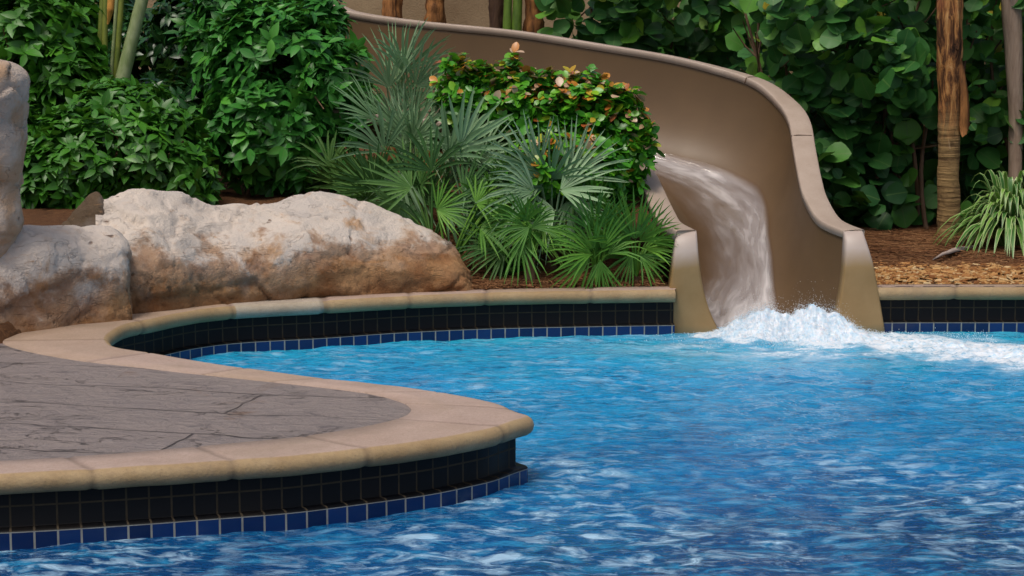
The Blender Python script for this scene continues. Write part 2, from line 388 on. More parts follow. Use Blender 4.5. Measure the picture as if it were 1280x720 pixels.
    M['grape'] = leaf_mat('sea_grape_leaf', [(0, (.020, .09, .022)), (.45, (.055, .195, .034)), (.8, (.125, .33, .034)), (.95, (.24, .46, .04)), (1, (.46, .38, .04))], vein=(.10, .20, .05), vein_w=.06, rough=.44, spec=.32)
    M['croton'] = leaf_mat('coppery_shrub_leaf', [(0, (.03, .17, .012)), (.42, (.075, .34, .018)), (.66, (.20, .52, .025)), (.74, (.55, .42, .03)), (.85, (.72, .26, .04)), (.93, (.42, .09, .03)), (1, (.75, .50, .34))], rough=.34, vein_w=.0)
    M['palm_blue'] = leaf_mat('silver_palm_leaf', [(0, (.09, .20, .085)), (.5, (.20, .36, .17)), (1, (.40, .57, .33))], vein=(.25, .35, .2), vein_w=.16, rough=.5, trans=.15, spec=.3)
    M['palm_green'] = leaf_mat('green_palm_leaf', [(0, (.04, .15, .02)), (.5, (.09, .27, .028)), (1, (.20, .42, .045))], vein=(.20, .32, .08), vein_w=.16, rough=.5, trans=.22, spec=.3)
    M['palm_dark'] = leaf_mat('dull_palm_leaf', [(0, (.028, .095, .022)), (.5, (.06, .17, .038)), (1, (.13, .27, .055))], vein=(.14, .22, .09), vein_w=.16, rough=.5, trans=.15, spec=.3)
    M['stripe'] = leaf_mat('striped_strap_leaf', [(0, (.05, .17, .03)), (.6, (.10, .26, .04)), (1, (.20, .38, .05))], vein_w=0, margin=((.42, .54, .22), .62), rough=.4)
build_materials()

# ------------------------------------------------------------------ world, sun
w = bpy.data.worlds.new('World'); SC.world = w; w.use_nodes = True
SUN_EL, SUN_AZ = R(66), R(212)     # azimuth clockwise from +Y
nt = w.node_tree; bg = nt.nodes['Background']
sky = nt.nodes.new('ShaderNodeTexSky'); sky.sky_type = 'NISHITA'; sky.sun_disc = False
sky.sun_elevation = SUN_EL; sky.sun_rotation = SUN_AZ; sky.dust_density = 6.0; sky.air_density = 1.0; sky.ozone_density = 1.0
nt.links.new(sky.outputs[0], bg.inputs[0]); bg.inputs[1].default_value = .105
sl = bpy.data.lights.new('sun', 'SUN'); sl.energy = 1.5; sl.angle = R(16); sl.color = (1, .95, .87)
so = bpy.data.objects.new('sun', sl); COL.objects.link(so); so.location = (0, 0, 12)
sd = Vector((math.sin(SUN_AZ)*math.cos(SUN_EL), math.cos(SUN_AZ)*math.cos(SUN_EL), math.sin(SUN_EL)))
so.rotation_euler = sd.to_track_quat('Z', 'Y').to_euler()
vs = SC.view_settings; vs.view_transform = 'Standard'; vs.look = 'None'; vs.exposure = 0.1; vs.gamma = 1; vs.use_curve_mapping = False

# ------------------------------------------------------------------ pool edge
ZT = .25
def lipb(px, Y): # lip point under the far coping, by distance
    return np.array(((px-640)/FPX*Y, Y))
A = lambda px, py, z=ZT: at_z(px, py, z)[:2]
pairs = [
 ((9, 11.26), (9, 11.41)), ((5, 11.26), (5, 11.41)), (lipb(1280, 11.26), lipb(1280, 11.40)), (lipb(1100, 11.25), lipb(1100, 11.39)),
 (lipb(950, 11.20), lipb(950, 11.34)), (lipb(800, 11.14), lipb(800, 11.30)), (lipb(700, 11.09), lipb(700, 11.25)), (lipb(600, 11.02), lipb(600, 11.18)),
 (lipb(500, 10.89), lipb(498, 11.06)), (lipb(400, 10.70), lipb(395, 10.88)), (lipb(300, 10.55), lipb(288, 10.74)), (lipb(240, 10.36), lipb(220, 10.58)),
 (lipb(190, 10.08), lipb(150, 10.36)), (lipb(156, 9.9), A(80, 404)), (A(141, 428, .21), A(20, 418)), (A(139, 430.5, .23), A(3, 427)), (A(150, 433), A(30, 437)),
 (A(182, 438), A(95, 449)), (A(230, 446), A(165, 457)), (A(300, 457), A(243, 466)), (A(400, 470), A(330, 475)), (A(500, 481), A(420, 485)),
 (A(570, 491), A(468, 492)), (A(622, 502), A(498, 500)), (A(655, 515), A(512, 507)), (A(671.5, 529, .22), A(515, 512.5)), (A(668, 541, .19), A(513, 516)),
 (A(652, 549.5, .178), A(506, 520)), (A(625, 559.5, .177), A(495, 524)), (A(590, 567.5, .176), A(475, 529)), (A(540, 577, .176), A(440, 536)), (A(440, 590, .176), A(365, 547)),
 (A(360, 599, .176), A(300, 553)), (A(255, 606.5, .176), A(215, 561)), (A(161, 613, .176), A(130, 568)), (A(0, 622, .176), A(-25, 577)),
 ((-2.6, 6.40), (-2.55, 6.68)), ((-5, 5.85), (-4.95, 6.15)), ((-10, 5.2), (-10, 5.5))]
NS = 12
PR = catmull([np.r_[a, b] for a, b in pairs], NS)
# break into even steps along the lip
sdist = np.r_[0, np.cumsum(np.linalg.norm(np.diff(PR[:, :2], axis=0), axis=1))]
STEP = .022
tt = np.arange(0, sdist[-1], STEP)
lip = np.stack([np.interp(tt, sdist, PR[:, k]) for k in (0, 1)], 1)
outr = np.stack([np.interp(tt, sdist, PR[:, k]) for k in (2, 3)], 1)
ker = np.ones(5)/5
for arr in (lip, outr):
    for k in (0, 1): arr[2:-2, k] = np.convolve(arr[:, k], ker, 'valid')
tan = unit(np.gradient(lip, axis=0)); nrm = np.stack([tan[:, 1], -tan[:, 0]], 1)   # candidate normal
outdir = unit(outr-lip)
sgn = np.sign((nrm*outdir).sum(1)); nrm = nrm*np.where(sgn == 0, 1, sgn)[:, None]
for _ in range(6):
    nrm[1:-1] = (nrm[:-2]+nrm[1:-1]*2+nrm[2:])/4
nrm = unit(nrm)

MOUTH = (.90, 1.93)      # the pool edge is interrupted where the slide comes through
def drop_mouth(F, m):
    x = lip[F[:, 0]//m, 0]; y = lip[F[:, 0]//m, 1]
    return F[~((x > MOUTH[0]) & (x < MOUTH[1]) & (y > 10.5))]
def build_coping():
    n = len(lip); wdt = np.linalg.norm(outr-lip, axis=1)
    # joints : varied stone lengths
    jl = []; s = .1; rr = random.Random(5)
    while s < tt[-1]: jl.append(s); s += rr.uniform(.42, .66)
    jl = np.array(jl)
    dj = np.abs(tt[:, None]-jl[None]).min(1); gro = (dj < STEP*.52).astype(float)
    sid = np.searchsorted(jl, tt); rv = np.array([rr.random()*.78 for _ in range(len(jl)+2)])
    stone = rv[sid]
    # one bleached stone on the far edge (about px 340)
    k = np.argmin(np.linalg.norm(lip-lipb(338, 10.6), axis=1)); stone[sid == sid[k]] = 1.0
    k = np.argmin(np.linalg.norm(lip-lipb(262, 10.45), axis=1)); stone[sid == sid[k]] = .0
    r = .036; zc = ZT-r
    prof = []   # (distance from lip towards outer, or -1 for outer edge, z, face)
    for a in np.linspace(0, math.pi, 9):      # from top edge round to underside
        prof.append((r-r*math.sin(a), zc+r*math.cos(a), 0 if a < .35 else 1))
    V = []; ST = []; FA = []; GR = []
    Vo = []
    rows = []
    for i in range(n):
        row = []
        d = outr[i]-lip[i]; L = wdt[i]; dn = d/L
        e = gro[i]*.004
        wob = .0022*perlin(tt[i]*6, 3.3)
        row.append((*(outr[i]), .14, 0)); row.append((*(outr[i]), ZT-e, 0))
        for f in (.6, .25): row.append((*(lip[i]+d*f+0*nrm[i]), ZT-e+wob, 0))
        for (q, z, fc) in prof:
            q2 = q+e
            zz = zc+(z-zc)*(1-e/r)
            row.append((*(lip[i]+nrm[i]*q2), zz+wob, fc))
        row.append((*(lip[i]+nrm[i]*.12), ZT-2*r, 1))
        rows.append(row)
    rows = np.array(rows); m = rows.shape[1]
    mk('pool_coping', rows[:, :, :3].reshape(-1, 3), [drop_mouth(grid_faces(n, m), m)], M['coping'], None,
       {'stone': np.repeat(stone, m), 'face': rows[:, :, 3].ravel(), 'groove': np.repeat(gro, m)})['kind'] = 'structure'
build_coping()

def build_wall():
    n = len(lip)
    def band(name, prof, m, kids=None):
        V = []; T = []
        for (q, z, v) in prof:
            P = lip+nrm*q
            V.append(np.c_[P, np.full(n, z)]); T.append(np.c_[tt, np.full(n, v), np.zeros(n)])
        V = np.stack(V, 1).reshape(-1, 3); T = np.stack(T, 1).reshape(-1, 3)
        o = mk(name, V, [drop_mouth(grid_faces(n, len(prof)), len(prof))], m, None, {'tuv': T}, True)
        o['kind'] = 'structure'
        return o
    zl = .060
    band('pool_wall', [(.068, .20, .148), (.068, zl+.004, .004), (.066, zl, .03), (.034, zl, .031), (.026, zl-.002, .034), (.022, zl-.006, .036)], M['dark_tile'])
    band('pool_waterline_wall', [(.022, zl-.006, .0), (.022, -.02, -.074), (.022, -.9, -.95)], M['blue_tile'])
build_wall()

# index on the curve where bed ends and deck begins (tight corner behind the column rock)
IC = int(np.argmin(np.linalg.norm(outr-A(3, 428), axis=1)))
def poly_sheet(name, pts, z, m):
    tri = geometry.tessellate_polygon([[Vector((p[0], p[1], 0)) for p in pts]])
    V = np.c_[np.array(pts), np.full(len(pts), z)]
    tri = [t if (Vector((*(pts[t[1]]-pts[t[0]]), 0)).cross(Vector((*(pts[t[2]]-pts[t[0]]), 0)))).z > 0 else t[::-1] for t in tri]
    return mk(name, V, [np.array(tri)], m, None, None, False)
deck_pts = [outr[i] for i in range(IC, len(outr), 3)]+[np.array((-10.0, 9.1)), np.array((-4.0, 9.15))]
poly_sheet('pool_deck', deck_pts, ZT-.006, M['deck'])['kind'] = 'structure'
# the deck the photographer stands on
def near_deck():
    b = Bag()
    V = np.array([(-12, -14, ZT-.006), (12, -14, ZT-.006), (12, 3.4, ZT-.006), (-12, 3.4, ZT-.006), (12, 3.4, -.9), (-12, 3.4, -.9)])
    mk('near_deck', V, [np.array([(0, 1, 2, 3), (3, 2, 4, 5)])], M['deck'], None, None, False)['kind'] = 'structure'
near_deck()

# ------------------------------------------------------------------ planting bed
def bed_z(x, y, s):
    left = smooth(.9, -1.2, x)
    z = .235+.03*smooth(0, .15, s)+(.30*left+.05)*smooth(.1, 1.6, s)
    far = smooth(3, 9, s)*.25
    return z+far+.018*fbm(x*3, y*3)*smooth(0, .12, s)
OX = outr[:IC+1][::-1]          # left to right
ordr = np.argsort(OX[:, 0]); BX = OX[ordr]
def bed_front(x): return np.interp(x, BX[:, 0], BX[:, 1], left=9.15)
def gz(x, y): return float(bed_z(np.array(x), np.array(y), np.array(y-bed_front(x))))
def build_bed():
    xs = np.r_[np.linspace(-40, -6, 12), np.linspace(-5.6, -2.4, 24), np.linspace(-2.35, 4.2, 220), np.linspace(4.5, 9, 14), np.linspace(12, 40, 10)]
    ss = np.r_[0, np.linspace(.02, 4, 90), np.linspace(4.3, 12, 20), np.linspace(16, 80, 8)]
    X, S = np.meshgrid(xs, ss, indexing='ij'); Y = bed_front(X)+S
    Z = bed_z(X, Y, S)
    ys = [11.2, 11.34, 11.48, 11.63, 11.8, 11.95, 12.1, 12.3]
    xl = np.interp(Y, ys, [.99, .985, .92, .90, .88, .86, .83, .80]); xr = np.interp(Y, ys, [1.83, 1.82, 1.72, 1.67, 1.67, 1.67, 1.68, 1.68])
    Z = np.where((X > xl-.05) & (X < xr+.04) & (Y < 12.3), -.35, Z)
    mk('mulch_bed', np.stack([X, Y, Z], -1).reshape(-1, 3), [grid_faces(len(xs), len(ss))[:, ::-1]], M['soil'])['kind'] = 'structure'
build_bed()

def scatter_bits(name, n, xr, sr, size, kind, m, lift=.004, seed=1, flat=.5):
    rg = np.random.default_rng(seed)
    x = rg.uniform(*xr, n); s = sr[0]+(sr[1]-sr[0])*rg.random(n)
    y = bed_front(x)+s; z = bed_z(x, y, s)+lift*rg.random(n)*2
    L = rg.uniform(*size, n); W = L*(rg.uniform(.3, .8, n) if kind == 'chip' else .035)
    H = L*(.16 if kind == 'chip' else .03)
    th = rg.uniform(0, 2*np.pi, n); d = np.stack([np.cos(th), np.sin(th), rg.normal(0, .25*flat, n)], 1); d = unit(d)
    up = unit(np.stack([rg.normal(0, flat, n), rg.normal(0, flat, n), np.ones(n)], 1)); sd_ = unit(np.cross(up, d)); up = np.cross(d, sd_)
    c = np.stack([x, y, z], 1); r1 = rg.uniform(.3, 1, n)
    cor = []
    for (a, b, h) in ((-1, -1, 0), (1, -.6, 0), (.8, 1, 0), (-.9, .7, 0), (-.9, -.9, 1), (.9, -.5, 1), (.7, .8, 1), (-.8, .6, 1)):
        cor.append(c+d*(a*L/2)[:, None]+sd_*(b*W/2)[:, None]+up*((h-.3)*H)[:, None])
    V = np.stack(cor, 1).reshape(-1, 3)
    f = np.array([(0, 1, 5, 4), (1, 2, 6, 5), (2, 3, 7, 6), (3, 0, 4, 7), (4, 5, 6, 7)])
    Fc = (np.arange(n)[:, None, None]*8+f[None]).reshape(-1, 4)
    rnd = np.repeat(rg.random(n), 8); luv = np.c_[np.zeros(n*8), np.zeros(n*8), rnd]
    o = mk(name, V, [Fc], m, None, {'luv': luv}, False); o['kind'] = 'stuff'; return o
scatter_bits('wood_chips', 4200, (1.98, 4.1), (.02, .62), (.02, .055), 'chip', M['chips'], .006, 3, .35)['label'] = 'straw coloured wood chips along the coping right of the slide'
scatter_bits('pine_straw', 9000, (1.8, 4.1), (.45, 3.6), (.06, .16), 'needle', M['straw'], .010, 4, .2)['label'] = 'rust brown pine straw below the round leaved hedge'
scatter_bits('leaf_litter', 9000, (-.6, .80), (.03, 1.4), (.05, .15), 'needle', M['straw'], .012, 5, .25)['label'] = 'brown needle litter under the fan palms'
scatter_bits('bark_mulch', 3500, (-2.3, .80), (.02, 1.2), (.02, .05), 'chip', M['straw'], .006, 6, .35)['label'] = 'dark bark mulch between the boulder and the palms'

# ------------------------------------------------------------------ water
TRAIL = np.array([(1.25, 11.12), (1.6, 11.06), (1.95, 10.94), (2.3, 10.66), (2.65, 10.36), (3.2, 9.98), (4.0, 9.6)])
def trail_dist(X, Y):
    best = np.full(X.shape, 9.0)
    for a, b in zip(TRAIL[:-1], TRAIL[1:]):
        ab = b-a; t = np.clip(((X-a[0])*ab[0]+(Y-a[1])*ab[1])/(ab@ab), 0, 1)
        best = np.minimum(best, np.hypot(X-a[0]-t*ab[0], (Y-a[1]-t*ab[1])))
    return best
def water_height(X, Y):
    wx = X+.12*perlin(X*1.3, Y*1.3, 4.2); wy = Y+.12*perlin(X*1.3, Y*1.3, 8.8)
    k = .8+.5*perlin(X*.7, Y*.7, 2.2)
    h = .0135*perlin(wx*1.9, wy*2.6, 1.0)+.0095*perlin(wx*4.6, wy*6.0, 7.0)
    rd = 1-np.abs(perlin(wx*7.5, wy*9.5, 3.0))
    h = h+.0080*rd*k+.0055*(1-np.abs(perlin(wx*17, wy*20, 5.0)))*k+.0011*perlin(wx*38, wy*42, 6.0)
    d = trail_dist(X, Y)
    ch = np.exp(-(d/.28)**2)
    h = h+ch*(.018+.02*fbm(X*9, Y*9, 2.0, 4)+.012*np.abs(fbm(X*22, Y*22, 5.0, 3)))
    return h-.006, d
def build_water():
    xs = np.r_[np.linspace(-11, -2.2, 30), np.arange(-2.15, 3.3, .0145), np.linspace(3.4, 10, 26)]
    ys = np.r_[np.linspace(3.4, 6.0, 40), np.arange(6.02, 11.48, .0145)]
    X, Y = np.meshgrid(xs, ys, indexing='ij')
    Z, d = water_height(X, Y)
    wd_ = .36+.20*smooth(1.6, 2.4, X)
    edge = 1-smooth(.20, wd_, d+.16*fbm(X*4, Y*6, 3.0, 5))
    foam = edge
    churn = np.exp(-(np.hypot((X-1.55)/.95, (Y-10.72)/.46))**2)
    foam = np.maximum(foam, churn*np.clip(.48+1.6*fbm(X*6, Y*9, 1.5, 4), 0, 1))
    # drifting froth plus sky reflections on ripples, painted as pale patches : where they lie; their lacy outline is in the material
    froth_glint = .28+smooth(-.15, .45, fbm(X*.95+3, Y*1.5, 6.6, 3)+.25*smooth(8.4, 6.6, Y)-.05)*(.35+.37*smooth(8.8, 6.8, Y))
    mk('pool_water', np.stack([X, Y, Z], -1).reshape(-1, 3), [grid_faces(len(xs), len(ys))[:, ::-1]], M['water'], None, {'foam': foam.ravel(), 'froth_glint': froth_glint.ravel()})['kind'] = 'structure'
build_water()
def build_splash():
    rg = np.random.default_rng(21); b = Bag()
    # frothing mound : fine height field
    xs = np.arange(.95, 3.3, .0075); ys = np.arange(9.6, 11.30, .0088)
    X, Y = np.meshgrid(xs, ys, indexing='ij')
    base, d = water_height(X, Y)
    m1 = np.exp(-((X-1.60)/.26)**2-((Y-11.05)/.13)**2)*.140
    m1 += np.exp(-((X-1.27)/.14)**2-((Y-11.10)/.10)**2)*.075
    m2 = np.exp(-(d/.22)**2)*smooth(1.3, 1.7, X)*.020*(1-.35*smooth(2.0, 3.0, X))*(1+.9*fbm(X*5, Y*7, 4.4, 3))
    hgt = np.maximum(m1, m2)
    rough = .92+.45*fbm(X*7, Y*7, 3.7, 3)+.12*np.abs(fbm(X*26, Y*26, 8.0, 3))
    Z = base+hgt*rough-.016+.004*fbm(X*28, Y*28, 1.0, 3)*smooth(0, .05, hgt)
    b.add(np.stack([X, Y, Z], -1).reshape(-1, 3), [grid_faces(len(xs), len(ys))[:, ::-1]])
    # droplets flung up
    octv = np.array([(1, 0, 0), (-1, 0, 0), (0, 1, 0), (0, -1, 0), (0, 0, 1), (0, 0, -1)], float)
    octf = np.array([(0, 2, 4), (2, 1, 4), (1, 3, 4), (3, 0, 4), (2, 0, 5), (1, 2, 5), (3, 1, 5), (0, 3, 5)])
    n = 15000
    px = np.where(rg.random(n) < .62, rg.normal(1.52, .26, n), np.where(rg.random(n) < .5, rg.normal(1.24, .12, n), rg.uniform(1.2, 2.6, n))); py = 11.04+rg.normal(0, .13, n)
    s0 = np.exp(-((px-1.60)/.26)**2-((py-11.05)/.13)**2)*.140+np.exp(-((px-1.27)/.14)**2-((py-11.10)/.10)**2)*.075
    s0 = s0*(1+.45*fbm(px*7, py*7, 3.7, 3))
    pz = s0+rg.exponential(.011, n)*(.35+s0/.07)+.002
    rr = rg.uniform(.0008, .0028, n)*np.where(pz > s0+.03, .6, 1.0)
    C = np.stack([px, py, pz], 1); ok = py < 11.28; C = C[ok]; rr = rr[ok]; n = len(C)
    V = (C[:, None]+rr[:, None, None]*octv[None]*rg.uniform(.7, 1.3, (n, 1, 3))).reshape(-1, 3)
    b.add(V, [(np.arange(n)[:, None, None]*6+octf[None]).reshape(-1, 3)])
    o = b.build('splash_foam', M['white']); tag(o, 'white frothing splash at the foot of the slide', 'splash', None, 'stuff')
build_splash()

# ------------------------------------------------------------------ water slide
def build_slide():
    root = empty('water_slide', (1.4, 11.33, 0), 'curving tan fibreglass water slide dropping into the pool', 'water slide')
    Y = at_y
    st = [ # left rim, right rim, floor height
     ((-1.75, 13.12, 1.22), (-1.72, 14.1, 1.87), 1.0), ((-1.35, 13.0, 1.17), (-1.3, 14.0, 1.82), .97),
     ((-.9, 12.9, 1.12), Y(440, 17, 13.9), .94), ((-.4, 12.78, 1.07), Y(520, 28.5, 13.72), .90), ((.05, 12.66, 1.02), Y(640, 40.5, 13.52), .86),
     ((.30, 12.58, .98), Y(740, 56, 13.38), .82), ((.5, 12.5, .95), Y(830, 71, 13.28), .77), ((.66, 12.42, .91), Y(892, 86, 13.18), .71),
     (Y(795, 198, 12.33), Y(942, 103, 13.03), .64), (Y(808, 208, 12.22), Y(972, 128, 12.84), .56), (Y(819, 220, 12.1), Y(987, 152, 12.6), .45),
     (Y(827, 236, 11.95), Y(993, 186, 12.3), .31), (Y(835, 253, 11.8), Y(1000, 224, 12.02), .16), (Y(842, 267, 11.63), Y(1007, 248, 11.82), .04),
     (Y(850, 280, 11.48), Y(1025, 276, 11.58), -.07), (Y(868, 290, 11.34), Y(1057, 291, 11.34), -.16)]
    S = catmull([np.r_[a, b, c] for a, b, c in st], 10)
    L, Rr, FZ = S[:, :3], S[:, 3:6], S[:, 6]
    n = len(S); m = 49
    PE = .88-.38*smooth(.72, 1.0, np.linspace(0, 1, n))
    th = np.linspace(-math.pi/2, math.pi/2, m)
    lat = np.sign(np.sin(th))*np.abs(np.sin(th))**.88; hg = (1-np.cos(th))**1.05
    def surf(th_, lift=0.0):
        lat = np.sign(np.sin(th_))*np.abs(np.sin(th_))**np.where(th_ > 0, PE[:, None], .88); hg = (1-np.cos(th_))**1.05
        mid = (L[:, None, :2]+Rr[:, None, :2])/2; half = (Rr[:, None, :2]-L[:, None, :2])/2
        xy = mid+half*lat[..., None]
        zt = np.where(th_ < 0, L[:, 2][:, None], Rr[:, 2][:, None])
        z = FZ[:, None]+(zt-FZ[:, None])*hg
        P = np.concatenate([xy, z[..., None]], -1)
        if lift:
            N = np.cross(np.gradient(P, axis=1), np.gradient(P, axis=0)); N = unit(N)
            N = np.where(N[..., 2:3] < 0, -N, N)
            P = P+N*lift
        return P
    P = surf(np.repeat(th[None], n, 0))
    # closed shell : inner skin + outer skin
    N = unit(np.cross(np.gradient(P, axis=1), np.gradient(P, axis=0))); N = np.where((N[:, m//2:m//2+1, 2:3] < 0), -N, N)
    Q = P-N*.028
    ring = np.concatenate([P, Q[:, ::-1]], 1)
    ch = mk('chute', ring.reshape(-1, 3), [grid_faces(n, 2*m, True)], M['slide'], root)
    # rims : rounded flange swept along each edge
    def rim(E, O, wid, name):
        D = E-O; D[:, 2] = 0
        T = unit(np.gradient(E, axis=0)); up = np.array((0, 0, 1.0))
        out = unit(np.cross(T, up)); flip = np.sign((out*D).sum(1)); out = out*flip[:, None]
        UP = unit(np.cross(out, T)); UP = UP*np.sign(UP[:, 2:3]+1e-9)
        prof = [(-.038, -.030), (-.039, .004), (-.036, .0095), (-.031, .012), (.0, .013), (wid*.5, .0135), (wid-.008, .012), (wid-.002, .009), (wid, .004), (wid, -.045), (wid-.014, -.048), (wid-.016, -.012), (.0, -.010), (-.006, -.034)]
        V = np.stack([E+out*(a+.03)+UP*h for a, h in prof], 1)
        k = len(prof)
        return mk(name, V.reshape(-1, 3), [grid_faces(n, k, True), np.arange(k)[None], (np.arange(k)[::-1]+(n-1)*k)[None]], M['rim'], root)
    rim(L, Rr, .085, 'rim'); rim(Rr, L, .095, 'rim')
    # section joints on the right rim
    for f in (.52, .705):
        i = int(f*n); T = unit((Rr[i+1]-Rr[i-1])[None])[0]
        out = np.cross(T, (0, 0, 1.0)); out /= np.linalg.norm(out); out *= np.sign(out@(Rr[i]-L[i]))
        UP = np.cross(out, T); UP *= np.sign(UP[2])
        b = Bag()
        prof = [(-.010, -.028), (-.010, .010), (.03, .0165), (.11, .0135), (.128, .004), (.128, -.05)]
        V = np.stack([Rr[i]+T*s+out*a+UP*h for s in (-.004, .004) for a, h in prof])
        V2 = np.stack([Rr[i]+T*s+out*a+UP*(h-.006) for s in (-.004, .004) for a, h in prof])
        k = len(prof)
        b.add(np.r_[V, V2], [np.array([(j, j+1, j+1+k, j+k) for j in range(k-1)])])
        b.build('joint_strip', M['dark_bark'], root)
    # posts at the mouth
    mouth = P[-1]
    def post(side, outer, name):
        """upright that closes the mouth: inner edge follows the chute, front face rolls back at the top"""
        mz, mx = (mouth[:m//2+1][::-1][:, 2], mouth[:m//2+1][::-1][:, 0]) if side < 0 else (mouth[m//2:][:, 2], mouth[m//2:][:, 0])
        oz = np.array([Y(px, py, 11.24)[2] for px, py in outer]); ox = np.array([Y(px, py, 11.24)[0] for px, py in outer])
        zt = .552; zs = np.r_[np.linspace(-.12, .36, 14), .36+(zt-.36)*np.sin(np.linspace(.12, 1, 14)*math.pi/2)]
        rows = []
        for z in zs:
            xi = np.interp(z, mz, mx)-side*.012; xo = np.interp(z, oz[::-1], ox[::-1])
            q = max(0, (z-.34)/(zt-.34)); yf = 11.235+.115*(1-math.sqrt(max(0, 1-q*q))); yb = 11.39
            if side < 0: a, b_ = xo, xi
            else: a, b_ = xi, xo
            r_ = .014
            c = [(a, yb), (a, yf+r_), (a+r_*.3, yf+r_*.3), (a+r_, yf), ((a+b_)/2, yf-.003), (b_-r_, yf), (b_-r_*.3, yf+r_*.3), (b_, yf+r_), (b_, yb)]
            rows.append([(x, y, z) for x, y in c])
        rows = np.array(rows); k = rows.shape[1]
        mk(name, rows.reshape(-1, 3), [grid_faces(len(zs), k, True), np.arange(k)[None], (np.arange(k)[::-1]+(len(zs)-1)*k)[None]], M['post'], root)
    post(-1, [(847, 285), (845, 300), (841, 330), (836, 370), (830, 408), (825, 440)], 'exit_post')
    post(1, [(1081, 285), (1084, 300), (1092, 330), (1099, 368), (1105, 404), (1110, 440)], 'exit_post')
    # film of running water hugging the outside of the bend
    k = 60
    tS = np.linspace(0, 1, n)
    # angular limits along the run
    keyt = np.array([0, .45, .55, .62, .70, .78, .86, .93, 1.0])
    lo = np.interp(tS, keyt, [-.35, -.35, -.55, -.55, -.40, -.45, -.85, -1.20, -1.36])
    hi = np.interp(tS, keyt, [.55, .60, .64, .72, .72, .66, .52, .36, .28])
    a = np.linspace(0, 1, k)
    TH = lo[:, None]+(hi-lo)[:, None]*a[None]
    W = surf(TH, .016)
    ee = smooth(0, .90, a)*smooth(1, .88, a)
    ee2 = smooth(0, .35, a)*smooth(1, .85, a)
    tl = smooth(.72, .95, tS)
    E = (ee[None]*(1-tl[:, None])+ee2[None]*tl[:, None])*(1+.9*tl[:, None])
    run = np.r_[0, np.cumsum(np.linalg.norm(np.diff((L+Rr)/2, axis=0), axis=1))]
    luv = np.stack([np.repeat(a[None], n, 0), np.repeat(run[:, None], k, 1), E], -1)
    keep = slice(int(.30*n), n)
    W2 = W[keep]; lu = luv[keep]
    o = mk('running_water', W2.reshape(-1, 3), [grid_faces(W2.shape[0], k)], M['film'], None, {'luv': lu.reshape(-1, 3)})
    tag(o, 'white sheet of water running down the slide chute', 'running water', None, 'stuff')
build_slide()

# ------------------------------------------------------------------ rocks
def facets(x, y, z, seed=0):
    """broken, blocky relief: tilted facets and the creases between them"""
    xi, yi, zi = np.floor(x), np.floor(y), np.floor(z)
    b1 = np.full(x.shape, 9.0); b2 = b1.copy(); tilt = np.zeros(x.shape)
    hsh = lambda a, b_, c, k: (np.sin(a*127.1+b_*311.7+c*74.7+k*53.3+seed*9.1)*43758.5453) % 1
    for dx in (-1, 0, 1):
        for dy in (-1, 0, 1):
            for dz in (-1, 0, 1):
                a, b_, c = xi+dx, yi+dy, zi+dz
                px_, py_, pz_ = a+hsh(a, b_, c, 1), b_+hsh(a, b_, c, 2), c+hsh(a, b_, c, 3)
                d = np.sqrt((x-px_)**2+(y-py_)**2+(z-pz_)**2)
                t = (x-px_)*(hsh(a, b_, c, 4)-.5)+(y-py_)*(hsh(a, b_, c, 5)-.5)+(z-pz_)*(hsh(a, b_, c, 6)-.5)+.5*(hsh(a, b_, c, 7)-.5)
                near = d < b1
                b2 = np.where(near, b1, np.minimum(b2, d)); tilt = np.where(near, t, tilt); b1 = np.where(near, d, b1)
    return tilt, b2-b1
def rock_loft(name, label, st, m, zb=.12, nx=150, amp=.05, seed=0, prof=None, group=None):
    """st rows: (px, crest py, front y, depth)"""
    st = np.array(st, float)
    S = resample(catmull(st, 10), nx)
    prof = prof or [(.05, 0), (.0, .22), (.0, .42), (.05, .56), (.18, .70), (.38, .86), (.58, .97), (.72, 1.0), (.90, .80), (1.0, .4), (1.0, 0)]
    pr = resample(catmull(prof, 8), 90)
    P = np.zeros((nx, 90, 3))
    for i, (px, py, yf, D) in enumerate(S):
        yc = yf+D*.70
        c = at_y(px, py, yc); zt = max(c[2], zb+.02)
        x0 = c[0]
        P[i, :, 1] = yf+pr[:, 0]*D; P[i, :, 2] = zb+pr[:, 1]*(zt-zb)
        P[i, :, 0] = x0*P[i, :, 1]/yc
    N = unit(np.cross(np.gradient(P, axis=0), np.gradient(P, axis=1)))
    cen = P.mean(1, keepdims=True)
    N = N*np.sign(((P-cen)*N).sum(-1, keepdims=True)+1e-9)
    x, y, z = P[..., 0]+seed*7.1, P[..., 1], P[..., 2]
    d = amp*(fbm(x*2.2, y*2.2, z*3.0, 3)+.6*(.5-np.abs(fbm(x*2.5+4, y*2.5, z*7, 3)))+.12*np.abs(fbm(x*8, y*8, z*12, 3)))
    wx, wy, wz = x+.12*fbm(x*2, y*2, z*2, 3), y+.12*fbm(x*2+5, y*2, z*2, 3), z+.06*fbm(x*2, y*2+5, z*2, 3)
    ft, cr = facets(wx*2.3, wy*2.6, wz*4.6, seed); ft2, cr2 = facets(wx*6, wy*6, wz*11, seed+3)
    d = .55*d+amp*(.75*ft-.25*(1-smooth(0, .10, cr))+.30*ft2-.10*(1-smooth(0, .10, cr2)))
    lay = .16*amp*np.sign(np.sin((z*1.0+.10*fbm(x*2, y*2, z*2, 2))*42))  # faint bedding ledges
    P = P+N*(d+lay*.25)[..., None]
    f = [grid_faces(nx, 90), np.arange(90)[None], (np.arange(90)[::-1]+(nx-1)*90)[None]]
    o = mk(name, P.reshape(-1, 3), f, M[m])
    bm = bmesh.new(); bm.from_mesh(o.data); bmesh.ops.recalc_face_normals(bm, faces=bm.faces); bm.to_mesh(o.data); bm.free()
    return tag(o, label, 'rock', group)
